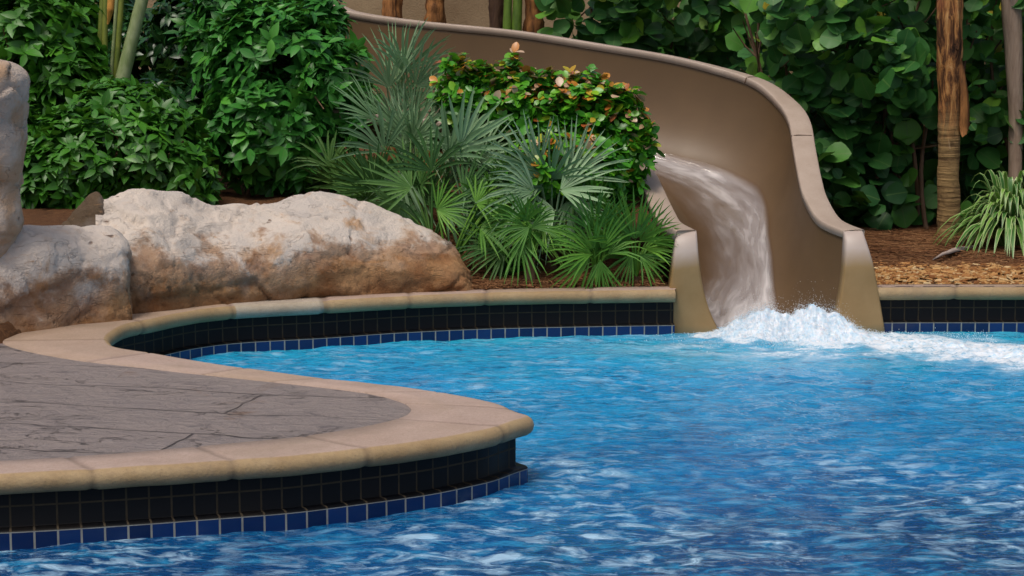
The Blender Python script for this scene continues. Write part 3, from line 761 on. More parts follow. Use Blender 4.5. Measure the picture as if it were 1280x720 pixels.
rock_loft('boulder', 'long low pale boulder with rusty stains lying behind the coping',
  [(119, 268, 10.30, .45), (134, 252, 10.26, .72), (165, 240, 10.26, .85), (220, 246, 10.42, .85), (265, 257, 10.57, .82), (300, 256, 10.66, .80), (330, 254, 10.72, .80),
   (365, 246, 10.79, .82), (400, 241, 10.87, .84), (440, 248, 10.94, .82), (490, 265, 11.02, .74), (535, 286, 11.07, .62), (562, 306, 11.10, .48), (578, 328, 11.13, .34), (592, 360, 11.18, .14)],
  'limestone', .15, 190, .045, 1)
rock_loft('boulder', 'squat pale rock with brown cracks wedged between the column rock and the long boulder',
  [(-60, 292, 9.50, .5), (-20, 290, 9.52, .5), (15, 284, 9.60, .5), (60, 281, 9.74, .5), (100, 283, 9.90, .48), (134, 284, 9.98, .42), (151, 295, 10.02, .42), (160, 325, 10.04, .40), (166, 388, 10.06, .38)],
  'limestone_low', .15, 110, .035, 3, [(.0, 0), (.03, .25), (.05, .45), (.04, .62), (.10, .78), (.28, .92), (.55, 1.0), (.75, .98), (.92, .75), (1.0, .4), (1.0, 0)])
rock_loft('boulder', 'small dark brown wedge shaped rock behind the squat pale rock',
  [(62, 300, 10.5, .3), (78, 284, 10.5, .32), (100, 262, 10.5, .34), (116, 245, 10.5, .32), (126, 248, 10.5, .28), (138, 290, 10.55, .2)], 'brown_rock', .2, 60, .03, 5)
def column_rock():
    prof = [(418, 10, ), (390, 8), (350, 9), (325, 12), (300, 23), (280, 27), (262, 26), (240, 22), (215, 24), (185, 29), (160, 33), (135, 37), (115, 38.5), (98, 37), (86, 30), (78, 18), (74, -4), (73, -38)]
    Yc = 9.62; cx = -42
    pr = resample(catmull([at_y(px-9, py, Yc)[[0, 2]] for py, px in prof], 8), 130)
    x0 = at_y(cx, 300, Yc)[0]
    nth = 90; th = np.linspace(0, 2*np.pi, nth, endpoint=False)
    r = np.maximum(pr[:, 0]-x0, .004)
    P = np.zeros((130, nth, 3))
    P[..., 0] = x0+r[:, None]*np.cos(th); P[..., 1] = Yc+.1+r[:, None]*np.sin(th)*.95; P[..., 2] = pr[:, 1][:, None]
    N = np.zeros_like(P); N[..., 0] = np.cos(th); N[..., 1] = np.sin(th)
    x, y, z = P[..., 0], P[..., 1], P[..., 2]
    ft, cr = facets(x*4+.2*fbm(x*3, y*3, z*3, 2), y*4, z*4.5+.2*fbm(x*3+4, y*3, z*3, 2), 2)
    d = .03*ft-.010*(1-smooth(0, .09, cr))+.014*fbm(x*4, y*4, z*4, 4)+.012*(.5-np.abs(fbm(x*5+2, y*5, z*7, 3)))
    P += N*(d*np.minimum(1, r/.1)[:, None])[..., None]
    o = mk('column_rock', P.reshape(-1, 3), [grid_faces(130, nth, True)], M['column_rock'])
    bm = bmesh.new(); bm.from_mesh(o.data); bmesh.ops.recalc_face_normals(bm, faces=bm.faces); bm.to_mesh(o.data); bm.free()
    tag(o, 'tall upright pinkish column of rock at the edge of the deck', 'rock')
column_rock()

# ------------------------------------------------------------------ foliage
def leaf_template(rows, fold=.18, curl=.25):
    V = []; 
    for v, wd in rows:
        for u in (-1, 0, 1):
            V.append((u*wd, v, -curl*v*v+fold*abs(u)*wd*1.2))
    F = []
    for i in range(len(rows)-1):
        a = i*3
        F += [(a, a+1, a+4, a+3), (a+1, a+2, a+5, a+4)]
    U = np.array([(u, v) for v, wd in rows for u in (-1, 0, 1)], float)
    return np.array(V), np.array(F), U
T_POINT = leaf_template([(0, .015), (.18, .15), (.42, .225), (.68, .175), (.88, .07), (1.0, .004)])
T_OVAL = leaf_template([(0, .03), (.16, .21), (.42, .33), (.7, .31), (.9, .17), (1.0, .03)], .15, .15)
def round_template():
    n = 14; V = [(0, .5, -.02)]; U = [(0, .5)]
    for i in range(n):
        a = 2*math.pi*i/n
        x, y = .53*math.sin(a), .5-.5*math.cos(a)*.98
        V.append((x*(1+.10*math.sin(3*a+1)+.04*math.sin(5*a)), y*(1+.05*math.cos(4*a)), .09*abs(math.sin(a))**1.3-.16*y*y+.025*math.sin(4*a+.5))); U.append((x/.53, y))
    F = [(0, 1+i, 1+(i+1) % n) for i in range(n)]
    return np.array(V), np.array(F), np.array(U)
T_ROUND = round_template()
def instance_leaves(T, base, d, nn, L, rnd):
    TV, TF, TU = T
    d = unit(d); s = unit(np.cross(d, nn)); nn = np.cross(s, d)
    V = base[:, None]+L[:, None, None]*(TV[None, :, 0:1]*s[:, None]+TV[None, :, 1:2]*d[:, None]+TV[None, :, 2:3]*nn[:, None])
    n = len(base); K = len(TV)
    F = (np.arange(n)[:, None, None]*K+TF[None]).reshape(-1, TF.shape[1])
    luv = np.zeros((n, K, 3)); luv[..., :2] = TU[None]; luv[..., 2] = rnd[:, None]
    return V.reshape(-1, 3), [F], luv.reshape(-1, 3)
def whorls(blobs, ncl, per, size, rg, T, tipbias=None, up=.55, spread=.95, shell=(.55, 1.02), bright=.25, lumpy=.16):
    """clusters of leaves on the skin and inside of a set of ellipsoids"""
    C = []; O = []; K = []
    ar = np.array([b[3]*b[4]+b[4]*b[5]+b[3]*b[5] for b in blobs]); ar = ar/ar.sum()
    for b, q in zip(blobs, ar):
        n = int(ncl*q)+1
        o = unit(rg.normal(size=(n, 3)))
        rad = shell[0]+(shell[1]-shell[0])*rg.random(n)**.45
        lump = 1+lumpy*fbm(o[:, 0]*2.5+b[0]*3, o[:, 1]*2.5+b[1], o[:, 2]*2.5, 3)
        c = np.array(b[:3])+o*np.array(b[3:6])*(rad*lump)[:, None]
        C.append(c); O.append(o); K.append(rad)
    C = np.concatenate(C); O = np.concatenate(O); K = np.concatenate(K)
    n = len(C)
    ax = unit(O*.8+np.array((0, 0, up))+rg.normal(0, .35, (n, 3)))
    ref = unit(np.cross(ax, rg.normal(size=(n, 3)))); ref2 = np.cross(ax, ref)
    cl_t = rg.random(n)
    base = []; d = []; nn = []; L = []; rnd = []
    for k in range(per):
        a = 2*np.pi*k/per+rg.uniform(-.5, .5, n)
        rd = ref*np.cos(a)[:, None]+ref2*np.sin(a)[:, None]
        el = rg.uniform(.05, .75, n)
        dd = unit(rd*spread+ax*el[:, None]+rg.normal(0, .12, (n, 3))+np.array((0, 0, -.12)))
        base.append(C-ax*(rg.uniform(0, .5, n)*size)[:, None]); d.append(dd); nn.append(unit(ax-.35*rd+rg.normal(0, .18, (n, 3))))
        L.append(size*rg.uniform(.6, 1.2, n)); 
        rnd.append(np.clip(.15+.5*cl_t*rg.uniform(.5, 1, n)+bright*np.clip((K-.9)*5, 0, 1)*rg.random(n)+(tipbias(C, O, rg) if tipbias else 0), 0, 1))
    return instance_leaves(T, np.concatenate(base), np.concatenate(d), np.concatenate(nn), np.concatenate(L), np.concatenate(rnd))
def px_blob(px, py, rx, ry, Y, ry_depth=None):
    c = at_y(px, py, Y); s = Y/FPX
    return (c[0], Y, c[2], rx*s, (ry_depth if ry_depth else rx*s*.85), ry*s)
def shrub(name, label, cat, blobs, ncl, per, size, mt, T=T_POINT, seed=1, stems=6, group=None, stem_mat='twig', **kw):
    rg = np.random.default_rng(seed)
    cx = np.mean([b[0] for b in blobs]); cy = np.mean([b[1] for b in blobs])
    root = empty(name, (cx, cy, gz(cx, cy)), label, cat, group)
    V, F, A_ = whorls(blobs, ncl, per, size, rg, T, **kw)
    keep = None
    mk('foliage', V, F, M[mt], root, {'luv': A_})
    b = Bag()
    for i in range(stems):
        bl = blobs[i % len(blobs)]
        x0, y0 = cx+rg.normal(0, .10), cy+rg.normal(0, .08)
        x0 = .6*bl[0]+.4*x0+rg.normal(0, .05)
        z0 = gz(x0, y0)-.04
        e = np.array(bl[:3])+rg.normal(0, .35, 3)*np.array(bl[3:6])
        t = np.linspace(0, 1, 9)[:, None]
        p = np.array((x0, y0, z0))*(1-t)+e*t+np.c_[np.sin(t*5+i)*.02, np.cos(t*4+i)*.02, 0*t]
        v, f = tube(p, np.linspace(.014, .005, 9), 6); b.add(v, f)
        for j in range(5):
            k = rg.integers(3, 8); q = p[k]; e2 = q+unit(rg.normal(size=3)+np.array((0, 0, .6)))*np.array(bl[3:6])*.75
            v, f = tube(np.array([q, (q+e2)/2+rg.normal(0, .02, 3), e2]), [.006, .005, .003], 5); b.add(v, f)
    b.build('stem', M[stem_mat], root)
    return root

shrub('citrus_shrub', 'large rounded glossy green shrub behind the long boulder', 'shrub',
      [px_blob(350, 95, 95, 100, 13.0), px_blob(330, 160, 80, 72, 12.85), px_blob(415, 120, 54, 78, 12.9), px_blob(300, 40, 70, 70, 13.2), px_blob(398, 45, 36, 60, 13.15), px_blob(370, 200, 60, 32, 12.9)],
      1500, 7, .108, 'citrus', seed=3, stems=9)
shrub('broadleaf_shrub', 'bright green leafy shrub above the column rock', 'shrub',
      [px_blob(40, 50, 85, 75, 13.1), px_blob(88, 95, 45, 48, 12.9), px_blob(20, 130, 60, 60, 13.0), px_blob(-60, 80, 80, 110, 13.1), px_blob(55, 5, 66, 50, 13.3)],
      1000, 7, .125, 'citrus_light', seed=4, stems=7)
shrub('low_shrub', 'low spreading green shrub between the column rock and the rounded shrub', 'shrub',
      [px_blob(105, 205, 72, 72, 12.2), px_blob(190, 190, 68, 62, 12.25), px_blob(60, 230, 50, 52, 12.1), px_blob(235, 222, 38, 40, 12.15), px_blob(150, 145, 70, 45, 12.5), px_blob(20, 200, 40, 70, 12.4)],
      1250, 7, .100, 'citrus_light', seed=5, stems=8)
shrub('dark_shrub', 'dark green shrub in the shade behind the leaning cane', 'shrub',
      [px_blob(235, 50, 50, 85, 13.7), px_blob(240, 140, 52, 70, 13.3), px_blob(175, 85, 50, 80, 14.3), px_blob(90, 60, 90, 130, 14.8), px_blob(280, 20, 80, 90, 13.9), px_blob(190, 150, 60, 55, 13.1)],
      1900, 6, .10, 'dark_leaf', seed=6, stems=8)
def coppery(C, O, rg):
    top = smooth(.15, .75, O[:, 2]*.8+.25*rg.normal(size=len(O)))
    return top*np.where(rg.random(len(O)) < .72, rg.uniform(.2, .8, len(O)), .06)
shrub('coppery_shrub', 'round leaved shrub with orange and copper tips in front of the slide wall', 'shrub',
      [px_blob(585, 122, 36, 42, 12.05), px_blob(640, 142, 42, 48, 12.0), px_blob(690, 142, 40, 44, 12.0), px_blob(728, 146, 38, 50, 11.98), px_blob(770, 168, 34, 52, 11.95), px_blob(790, 196, 20, 36, 11.9), px_blob(660, 112, 10, 24, 12.0), px_blob(715, 108, 9, 20, 12.0), px_blob(748, 112, 10, 18, 11.98), px_blob(575, 88, 10, 18, 12.05), px_blob(606, 92, 9, 16, 12.0), px_blob(690, 104, 8, 16, 11.98), px_blob(780, 128, 9, 18, 11.95), px_blob(806, 160, 10, 16, 11.92), px_blob(812, 186, 9, 12, 11.9), px_blob(640, 80, 5, 16, 12.02), *[px_blob(560+q*18.5, 92+q*3.6+(q*37 % 13)-10, 6+(q % 3)*2, 10+(q*5 % 9), 11.98) for q in range(13)], px_blob(700, 210, 90, 50, 11.95), px_blob(635, 110, 14, 34, 12.05), px_blob(775, 232, 26, 24, 11.9)],
      1800, 6, .060, 'croton', T_OVAL, seed=8, stems=12, tipbias=coppery, up=.8, spread=.8, bright=.14, shell=(.5, 1.14), lumpy=.30)

# sea grape hedge
def sea_grape(label, x0, x1, Y, ztop, n, seed, zlow=.45, depth=1.1, size=.19, nstem=10):
    rg = np.random.default_rng(seed)
    cx = (x0+x1)/2
    root = empty('sea_grape_shrub', (cx, Y+.4, gz(cx, Y+.4)), label, 'shrub', 'sea grape shrubs along the back of the bed')
    x = rg.uniform(x0, x1, n); g0 = np.array([gz(a, Y) for a in x])
    z = g0+zlow+(ztop-zlow)*rg.random(n)**.9
    low = rg.random(n) < .16; z = np.where(low, g0+.05+rg.random(n)*zlow, z)
    front = .30*fbm(x*1.6, z*1.9, seed, 3)+.10*np.sin(z*7+x*3)
    y = Y+front+depth*rg.random(n)**1.7-.12*smooth(.6, 1.6, z-g0)+np.where(low, .15, 0)
    y = y+.38*np.exp(-((x-2.78)/.17)**2)+.25*np.exp(-((x-3.3)/.2)**2)
    base = np.stack([x, y, z], 1)
    d = unit(np.stack([rg.normal(0, .9, n), -np.abs(rg.normal(.45, .45, n)), rg.normal(-.05, .6, n)], 1))
    nn = unit(np.stack([rg.normal(0, .55, n), -np.abs(rg.normal(.50, .45, n)), np.abs(rg.normal(.75, .6, n))], 1))
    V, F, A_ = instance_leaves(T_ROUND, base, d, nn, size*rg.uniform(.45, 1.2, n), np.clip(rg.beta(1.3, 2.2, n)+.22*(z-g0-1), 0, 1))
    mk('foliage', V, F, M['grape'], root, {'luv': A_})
    for i in range(nstem):
        b = Bag()
        xs = x0+(x1-x0)*(i+.5+rg.uniform(-.3, .3))/nstem; ys = Y+.15+rg.random()*.55
        t = np.linspace(0, 1, 12); zz = gz(xs, ys)-.05+t*(ztop-.2)
        p = np.c_[xs+.10*np.sin(t*4+i)+.1*rg.normal()*t, ys+.06*np.cos(t*5+i), zz]
        v, f = tube(p, np.linspace(.017, .008, 12), 7); b.add(v, f)
        for j in range(4):
            k = rg.integers(4, 11); q = p[k]; e = q+np.array((rg.normal(0, .25), rg.normal(-.12, .12), abs(rg.normal(.18, .1))))
            v, f = tube(np.array([q, (q+e)/2+np.array((0, 0, -.02)), e]), [.008, .006, .004], 5); b.add(v, f)
        b.build('stem', M['twig'], root)
    return root
sea_grape('round leaved sea grape shrub just right of the slide with bare stems low down', 1.62, 3.0, 13.55, 1.82, 1900, 31, .16, 1.3, .148, 12)
sea_grape('round leaved sea grape shrub behind the top of the slide bend', .25, 1.9, 15.2, 1.85, 1250, 32, .5, 1.0, .145, 6)
sea_grape('round leaved sea grape shrub right of the peeling palm trunk', 2.95, 4.6, 13.75, 1.85, 1600, 33, .16, 1.3, .148, 10)
sea_grape('sea grape shrub in the dim back row behind the other round leaved shrubs', 1.1, 5.0, 16.3, 2.3, 1700, 34, .15, 1.0, .21, 9)

# ------------------------------------------------------------------ fan palms
def fan_frond(b, hub, d, nn, Rad, nseg, spread, rg, cup=.15, droop=.25, rnd=.5, join=.20, wk=1.0):
    d = unit(np.array(d, float)); nn = np.array(nn, float); s = unit(np.cross(d, nn)); nn = np.cross(s, d)
    for i in range(nseg):
        f = (i+.5)/nseg*2-1; ph = f*spread+rg.normal(0, .035)
        L = Rad*(.70+.30*math.cos(ph*.8))*rg.uniform(.93, 1.05)
        dirv = math.cos(ph)*d+math.sin(ph)*s; side = -math.sin(ph)*d+math.cos(ph)*s
        half = spread/nseg*1.08; sb = rg.normal(0, .05)
        rows = []
        dr = droop*rg.uniform(.6, 1.4); tw = rg.normal(0, .12)
        for r, wd in ((.03, half*.03), (.12, half*.12), (join, half*join*1.1), (.50, half*join*1.5*wk), (.78, half*join*.95*wk), (1.0, .0012)):
            c = hub+dirv*L*r+side*(sb*L*r*r)+nn*(cup*L*r*(.25+.75*abs(f)))+np.array((0, 0, -dr*L*r**2.6))
            ww = wd*L
            up = nn*ww*.55
            rows.append((c-side*ww+up, c, c+side*ww+up))
        V = np.array(rows).reshape(-1, 3); F = []
        for k in range(5):
            a = k*3; F += [(a, a+1, a+4, a+3), (a+1, a+2, a+5, a+4)]
        rr = np.clip(rnd+rg.normal(0, .10), 0, 1)
        luv = np.array([(u, r, rr) for r in (.03, .12, join, .50, .78, 1) for u in (-1, 0, 1)], float)
        b.add(V, [np.array(F)], luv)
def fan_palm(label, px, py, Y, fronds, mt, seed, trunk_h=.0, group='fan palms beside the slide', extra=10):
    """fronds: (hub px, hub py, hub Y, blade radius m, direction angle in the picture deg, facing tilt, nseg, spread deg)"""
    rg = np.random.default_rng(seed)
    bx, by = at_y(px, py, Y)[:2]; base = np.array((bx, by, gz(bx, by)-.02))
    root = empty('fan_palm', tuple(base), label, 'palm', group)
    if trunk_h:
        v, f = tube(np.array([base, base+np.array((0, 0, trunk_h*.5)), base+np.array((.01, 0, trunk_h))]), [.035, .032, .022], 9)
        mk('trunk', v, f, M['twig'], root)
    fronds = list(fronds)
    for k in range(extra):
        q = fronds[rg.integers(len(fronds))]
        fronds.append((q[0]+rg.normal(0, 14), q[1]+rg.normal(0, 14)+6, q[2]+rg.uniform(.02, .16), q[3]*rg.uniform(.8, 1.05), q[4]+rg.normal(0, 28), q[5]+rg.normal(12, 15), q[6], q[7]))
    for (hx, hy, hY, rad, ang, face, ns, sp) in fronds:
        rad *= 1.1; hub = at_y(hx, hy, hY); b = Bag()
        a = R(ang); dv = np.array((math.cos(a), rg.normal(0, .18)-.15, math.sin(a)))
        nv = np.array((-.25*math.cos(a)+rg.normal(0, .35), -math.cos(R(face)), math.sin(R(face))+rg.normal(.1, .3)))
        rn = rg.uniform(.25, .85)
        fan_frond(b, hub, dv, nv, rad, max(8, int(ns*.74)), R(sp*.92), rg, rg.uniform(.12, .6), rg.uniform(.06, .34), rn)
        st = base+np.array((0, 0, trunk_h)); t = np.linspace(0, 1, 8)[:, None]
        mid = (st+hub)/2+np.array((0, 0, .06))
        p = st*(1-t)**2+2*mid*t*(1-t)+hub*t*t
        v, f = tube(p, np.linspace(.008, .0045, 8), 6); b.add(v, f, np.c_[np.ones(len(v))*.5, np.zeros(len(v)), np.full(len(v), min(1, rn+.2))])
        b.build('frond', M[mt], root, 'luv')
    return root
fan_palm('tall grey green fan palm beside the rounded shrub', 505, 290, 12.3,
   [(505, 92, 12.3, .38, 78, 35, 22, 62), (520, 108, 12.25, .38, 55, 40, 22, 60), (487, 110, 12.35, .34, 105, 35, 20, 60), (540, 150, 12.1, .34, 35, 50, 20, 65),
    (470, 150, 12.2, .32, 140, 40, 20, 65), (515, 175, 12.05, .36, 70, 30, 22, 75), (480, 190, 12.0, .34, 115, 30, 20, 70), (550, 185, 12.0, .32, 20, 30, 20, 70), (500, 215, 11.9, .33, 250, 20, 20, 80)], 'palm_blue', 41, .35)
fan_palm('dull green fan palm with narrow drooping leaves behind the end of the long boulder', 540, 300, 11.75,
   [(540, 215, 11.75, .34, 95, 25, 22, 80), (515, 235, 11.7, .30, 150, 25, 20, 80), (580, 240, 11.65, .30, 40, 30, 20, 80), (500, 260, 11.65, .26, 200, 30, 18, 80), (560, 260, 11.6, .26, 330, 30, 18, 85), (470, 235, 11.8, .28, 120, 20, 18, 70)], 'palm_dark', 42, .1)
fan_palm('fan palm with one broad round frond spread beside the end of the long boulder', 560, 315, 11.45,
   [(546, 262, 11.42, .19, 15, 10, 24, 95), (612, 235, 11.6, .22, 100, 15, 22, 95), (595, 255, 11.5, .22, 30, 30, 20, 85), (600, 285, 11.45, .24, 340, 30, 18, 85), (640, 275, 11.5, .22, 10, 30, 18, 80)], 'palm_green', 43, .05)
fan_palm('fan palm with a pale frond of stiff open fingers below the coppery shrub', 590, 290, 11.85,
   [(575, 185, 11.7, .33, 52, 12, 13, 62), (600, 200, 11.8, .28, 20, 35, 18, 70), (585, 215, 11.75, .28, 300, 30, 16, 70), (620, 220, 11.75, .25, 60, 20, 18, 80)], 'palm_blue', 44, .12)
fan_palm('big silvery blue fan palm in the middle of the palm group', 690, 310, 11.7,
   [(690, 225, 11.6, .34, 90, 12, 24, 66), (672, 215, 11.62, .34, 128, 15, 24, 62), (712, 222, 11.6, .34, 55, 15, 24, 60), (700, 238, 11.5, .30, 15, 30, 20, 70), (668, 240, 11.5, .30, 165, 30, 20, 70), (715, 255, 11.5, .24, 345, 30, 18, 75), (650, 225, 11.7, .30, 140, 25, 18, 70)], 'palm_blue', 45, .15)
fan_palm('small yellowish green fan palm on a bare stalk behind the coping', 662, 345, 11.36,
   [(658, 278, 11.33, .24, 92, 8, 15, 55), (655, 282, 11.32, .20, 168, 20, 9, 42), (662, 284, 11.30, .20, 215, 20, 10, 45), (664, 285, 11.34, .19, 22, 20, 9, 45), (663, 290, 11.34, .17, 320, 20, 8, 40), (661, 290, 11.36, .15, 265, 20, 8, 40)], 'palm_green', 46, .16)
fan_palm('green fan palm with arching fingers close behind the coping', 745, 350, 11.38,
   [(742, 312, 11.33, .28, 118, 12, 18, 50), (740, 318, 11.30, .28, 172, 25, 14, 45), (738, 322, 11.29, .26, 214, 25, 12, 40), (752, 312, 11.34, .28, 70, 12, 16, 45), (760, 318, 11.33, .22, 25, 25, 14, 50), (750, 325, 11.30, .18, 270, 20, 12, 50)], 'palm_green', 47, .04)
fan_palm('upright green fan palm tucked against the left post of the slide', 795, 350, 11.42,
   [(794, 300, 11.38, .30, 92, 10, 18, 52), (800, 302, 11.42, .27, 48, 15, 15, 45), (788, 300, 11.42, .27, 130, 15, 15, 45), (806, 312, 11.45, .20, 8, 25, 13, 50), (800, 318, 11.42, .18, 320, 25, 12, 50), (790, 318, 11.38, .18, 240, 25, 12, 50)], 'palm_green', 48, .05)
fan_palm('dull green fan palm low in the shade under the rounded shrub', 490, 285, 12.35,
   [(470, 245, 12.3, .30, 150, 30, 20, 75), (500, 250, 12.25, .32, 90, 30, 20, 75), (530, 255, 12.25, .30, 40, 30, 20, 75), (460, 265, 12.2, .26, 200, 25, 18, 70), (450, 225, 12.4, .28, 110, 25, 18, 70)], 'palm_dark', 50, .08)
fan_palm('low dark fan palm in the litter between the long boulder and the yellowish palm', 625, 335, 11.5,
   [(622, 310, 11.5, .24, 160, 40, 16, 60), (632, 312, 11.48, .22, 205, 25, 14, 55), (640, 315, 11.5, .20, 20, 35, 14, 55), (615, 290, 11.6, .24, 110, 30, 16, 65), (715, 300, 11.6, .24, 60, 30, 16, 65)], 'palm_dark', 49, .03)

# ------------------------------------------------------------------ striped grass-like clump
def strap_clump(label, px, py, Y, n, seed, H=.42, spread=.45):
    rg = np.random.default_rng(seed); x, y = at_y(px, py, Y)[:2]; base = np.array((x, y, gz(x, y)-.01))
    root = empty('spider_plant', tuple(base), label, 'plant')
    b = Bag()
    for i in range(n):
        a = rg.uniform(0, 2*np.pi); q = rg.random()**.7
        out = np.array((math.cos(a), math.sin(a), 0)); reach = spread*(.2+.9*q)*rg.uniform(.8, 1.15); h = H*(1.15-.55*q)*rg.uniform(.75, 1.15)
        p0 = base+out*rg.uniform(0, .07); t = np.linspace(0, 1, 9)
        hz = h*(1-(1-t)**1.8) - (t**2.4)*h*(.15+1.0*q)
        p = p0+out*(reach*t**1.15)[:, None]+np.c_[0*t, 0*t, hz]
        sd_ = np.array((-math.sin(a), math.cos(a), 0)); wd = .019*rg.uniform(.7, 1.25)*np.sin(np.clip(t*.93+.12, 0, 1)*np.pi)**.6
        rows = np.stack([p-sd_*wd[:, None]+np.array((0, 0, .35))*wd[:, None], p, p+sd_*wd[:, None]+np.array((0, 0, .35))*wd[:, None]], 1)
        F = []
        for k in range(8):
            e = k*3; F += [(e, e+1, e+4, e+3), (e+1, e+2, e+5, e+4)]
        rr = rg.random()
        b.add(rows.reshape(-1, 3), [np.array(F)], np.array([(u, v, rr) for v in t for u in (-1, 0, 1)]))
    b.build('leaves', M['stripe'], root, 'luv')
strap_clump('clump of white striped strap leaves arching over the mulch beside the palm trunk', 1262, 312, 12.7, 270, 61, .53, .44)

# ------------------------------------------------------------------ trunks and canes
def trunk_mesh(path, radii, mt, root, name='trunk', amp=.06, n=22, seed=1, m=60):
    P = resample(np.c_[np.asarray(path, float), np.asarray(radii, float)[:, None]], m)
    v, f = tube(P[:, :3], P[:, 3], n); v = v.reshape(m, n, 3)
    c = P[:, None, :3]; q = v-c
    k = 1+amp*fbm(v[..., 0]*14+seed, v[..., 1]*14, v[..., 2]*5, 3)+amp*.5*perlin(0*v[..., 0]+seed, 0*v[..., 0], v[..., 2]*26)
    return mk(name, (c+q*k[..., None]).reshape(-1, 3), f, M[mt], root)
def palm_right():
    Y = 13.3; b0 = at_y(1186, 300, Y); b0[2] = gz(b0[0], Y)-.05
    root = empty('palm_tree', tuple(b0), 'palm trunk with peeling orange bark above a ringed tan base right of the slide', 'palm tree')
    pts = [b0, at_y(1186, 200, Y), at_y(1187, 140, Y), at_y(1187, 60, Y), at_y(1187, 0, Y), at_y(1189, -160, Y), at_y(1190, -330, Y)]
    trunk_mesh(pts, [.077, .066, .070, .082, .084, .086, .086], 'bark', root, amp=.12, seed=2, m=140)
    rg = np.random.default_rng(4)
    # loose boots and flaps of bark
    for (px, y0, y1, side, w_) in ((1194, 72, 168, 1, .040), (1190, -30, 62, .3, .022)):
        p0, p1 = at_y(px, y0, Y), at_y(px+3*side, y1, Y)
        t = np.linspace(0, 1, 9)[:, None]; off = np.array((.02*side, -.070 if abs(side) < .9 else -.035, 0))
        c = p0*(1-t)+p1*t+off+np.c_[.022*side*np.sin(t*2.6), -.012*np.sin(t*3), 0*t]
        wd = (w_*(.5+.6*t)*np.where(t > .95, .5, 1))
        th_ = np.array((side*.4, -.9, 0)); th_ = th_/np.linalg.norm(th_); lat = np.array((th_[1], -th_[0], 0))
        V = np.concatenate([c-lat*wd, c-lat*wd*.3+th_*.010, c+lat*wd*.6+th_*.006+np.c_[0*t, 0*t, .01*rg.normal(size=t.shape)], c+lat*wd, c-th_*.008], 1).reshape(-1, 3)
        mk('bark_strip', V, [grid_faces(9, 5, True), np.arange(5)[None], (np.arange(5)[::-1]+40)[None]], M['orange_bark' if side > .9 else 'bark'], root)
    Y2 = 13.75; b1 = at_y(1269, 260, Y2); b1[2] = gz(b1[0], Y2)-.05
    r2 = empty('palm_tree', tuple(b1), 'slender greyish palm trunk behind the striped plant', 'palm tree')
    trunk_mesh([b1, at_y(1270, 150, Y2), at_y(1267, 60, Y2), at_y(1264, 0, Y2), at_y(1262, -300, Y2)], [.045, .046, .060, .068, .07], 'grey_bark', r2, seed=5)
palm_right()
def fallen_sheath():
    p0, p1 = at_z(1166, 326, .29), at_z(1218, 312, .31)
    t = np.linspace(0, 1, 10)[:, None]; c = p0*(1-t)+p1*t; c[:, 2] = [gz(a, b_)+.022+.012*math.sin(k*.7) for k, (a, b_) in enumerate(c[:, :2])]
    wd = (.004+.022*np.sin(np.clip(t*1.02, 0, 1)*np.pi*.8))
    d = unit((p1-p0)[None])[0]; lat = np.array((-d[1], d[0], 0))
    V = np.concatenate([c-lat*wd, c+np.c_[0*t, 0*t, wd*.8], c+lat*wd, c-np.c_[0*t, 0*t, wd*.25]], 1).reshape(-1, 3)
    o = mk('fallen_sheath', V, [grid_faces(10, 4, True), np.arange(4)[None], (np.arange(4)[::-1]+36)[None]], M['dead'])
    tag(o, 'pale dry leaf sheath lying on the mulch by the striped plant', 'fallen leaf')
fallen_sheath()
def cane_palm():
    Y = 13.0; b0 = at_y(150, 180, Y); b0[2] = gz(b0[0], Y)-.05
    root = empty('cane_palm', tuple(b0), 'clump of green and yellow canes rising behind the low shrub', 'palm')
    def cane(pts, r, mt, seed, nm='cane'):
        P = np.array([at_y(px, py, yy) for px, py, yy in pts]); trunk_mesh(P, r, mt, root, nm, .05, 14, seed, 40)
    cane([(140, 210, 12.95), (154, 95, 12.95), (166, 45, 12.95), (178, 0, 12.95), (200, -120, 12.95), (216, -240, 12.95)], [.047, .045, .041, .039, .037, .034], 'green_cane', 3)
    for i, (px, sl_, r, mt) in enumerate(((118, .05, .018, 'yellow_cane'), (128, .02, .020, 'yellow_cane'), (140, .06, .018, 'yellow_cane'), (134, .06, .012, 'green_cane'))):
        cane([(px, 190, 13.05+.05*(i % 3)), (px+sl_*90, 90, 13.08), (px+sl_*200, 0, 13.08), (px+sl_*420, -200, 13.08)], [r, r, r*.95, r*.8], mt, 10+i)
    cane([(135, 30, 12.9), (138, 12, 12.88), (140, -12, 12.9)], [.006, .022, .024], 'orange_sheath', 30, 'dry_sheath')
cane_palm()
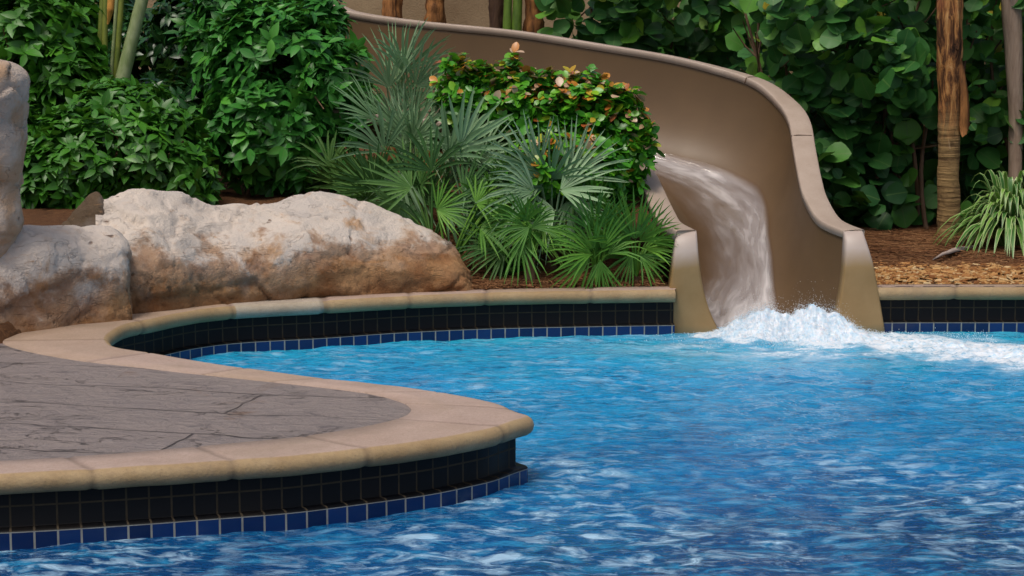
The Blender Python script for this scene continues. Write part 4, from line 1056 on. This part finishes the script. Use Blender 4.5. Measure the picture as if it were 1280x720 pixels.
# trunks and stems in the gap above the slide
def back_stems():
    for i, (px, Y, r, mt, nm, lb, cat) in enumerate((
        (490, 15.6, .075, 'orange_bark', 'palm_tree', 'stubby orange barked trunk beyond the slide, the one nearest the rounded shrub', 'palm tree'),
        (543, 15.6, .072, 'orange_bark', 'palm_tree', 'orange barked trunk beyond the slide with pale wall on both sides', 'palm tree'),
        (667, 15.5, .070, 'orange_bark', 'palm_tree', 'orange barked trunk beyond the slide, right beside the green banana stems', 'palm tree'),
        (620, 15.7, .055, 'dark_bark', 'palm_tree', 'dark narrow trunk beyond the slide just left of the green banana stems', 'palm tree'),
        (868, 16.1, .055, 'orange_bark', 'palm_tree', 'reddish trunk half hidden by sea grape leaves above the slide bend', 'palm tree'))):
        b0 = at_y(px, 60, Y); b0[2] = gz(b0[0], Y)-.05
        root = empty(nm, tuple(b0), lb, cat)
        e = at_y(px+4, -260, Y)
        trunk_mesh([b0, at_y(px, 40, Y), at_y(px+1, 0, Y), e], [r*1.15, r*1.05, r, r], mt, root, 'trunk', .32, 20, i+3, 110)
    b0 = at_y(638, 60, 15.4); b0[2] = gz(b0[0], 15.4)-.05
    root = empty('banana_plant', tuple(b0), 'pair of green banana stems beyond the slide wall', 'banana plant')
    for k, (px, r) in enumerate(((634, .030), (646, .034))):
        trunk_mesh([b0+np.array(((k-.5)*.07, 0, 0)), at_y(px, 30, 15.4), at_y(px+1, 0, 15.4), at_y(px+6, -200, 15.4)], [r*1.3, r*1.1, r, r*.8], 'banana_stem', root, 'stem', .05, 14, k+1)
back_stems()
def back_wall():
    b = Bag()
    x0, x1, y0, y1, z0, z1 = -9.0, 9.0, 18.6, 18.9, .2, 3.4
    V = np.array([(x, y, z) for z in (z0, z1) for (x, y) in ((x0, y0), (x1, y0), (x1, y1), (x0, y1))])
    F = np.array([(0, 1, 5, 4), (1, 2, 6, 5), (2, 3, 7, 6), (3, 0, 4, 7), (4, 5, 6, 7)])
    root = empty('garden_wall', (0, 18.75, .4), 'pale tan rendered wall behind the planting', 'wall')
    mk('wall_face', V, [F], M['stucco'], root, None, False)
    V2 = V.copy(); V2[:4, 2] = z1+.003; V2[4:, 2] = z1+.12; V2[:, 1] += np.array([-.06, -.06, .06, .06]*2); V2[:, 0] *= 1.005
    mk('wall_cap', V2, [np.r_[F, [(3, 2, 1, 0)]]], M['rim'], root, None, False)
back_wall()
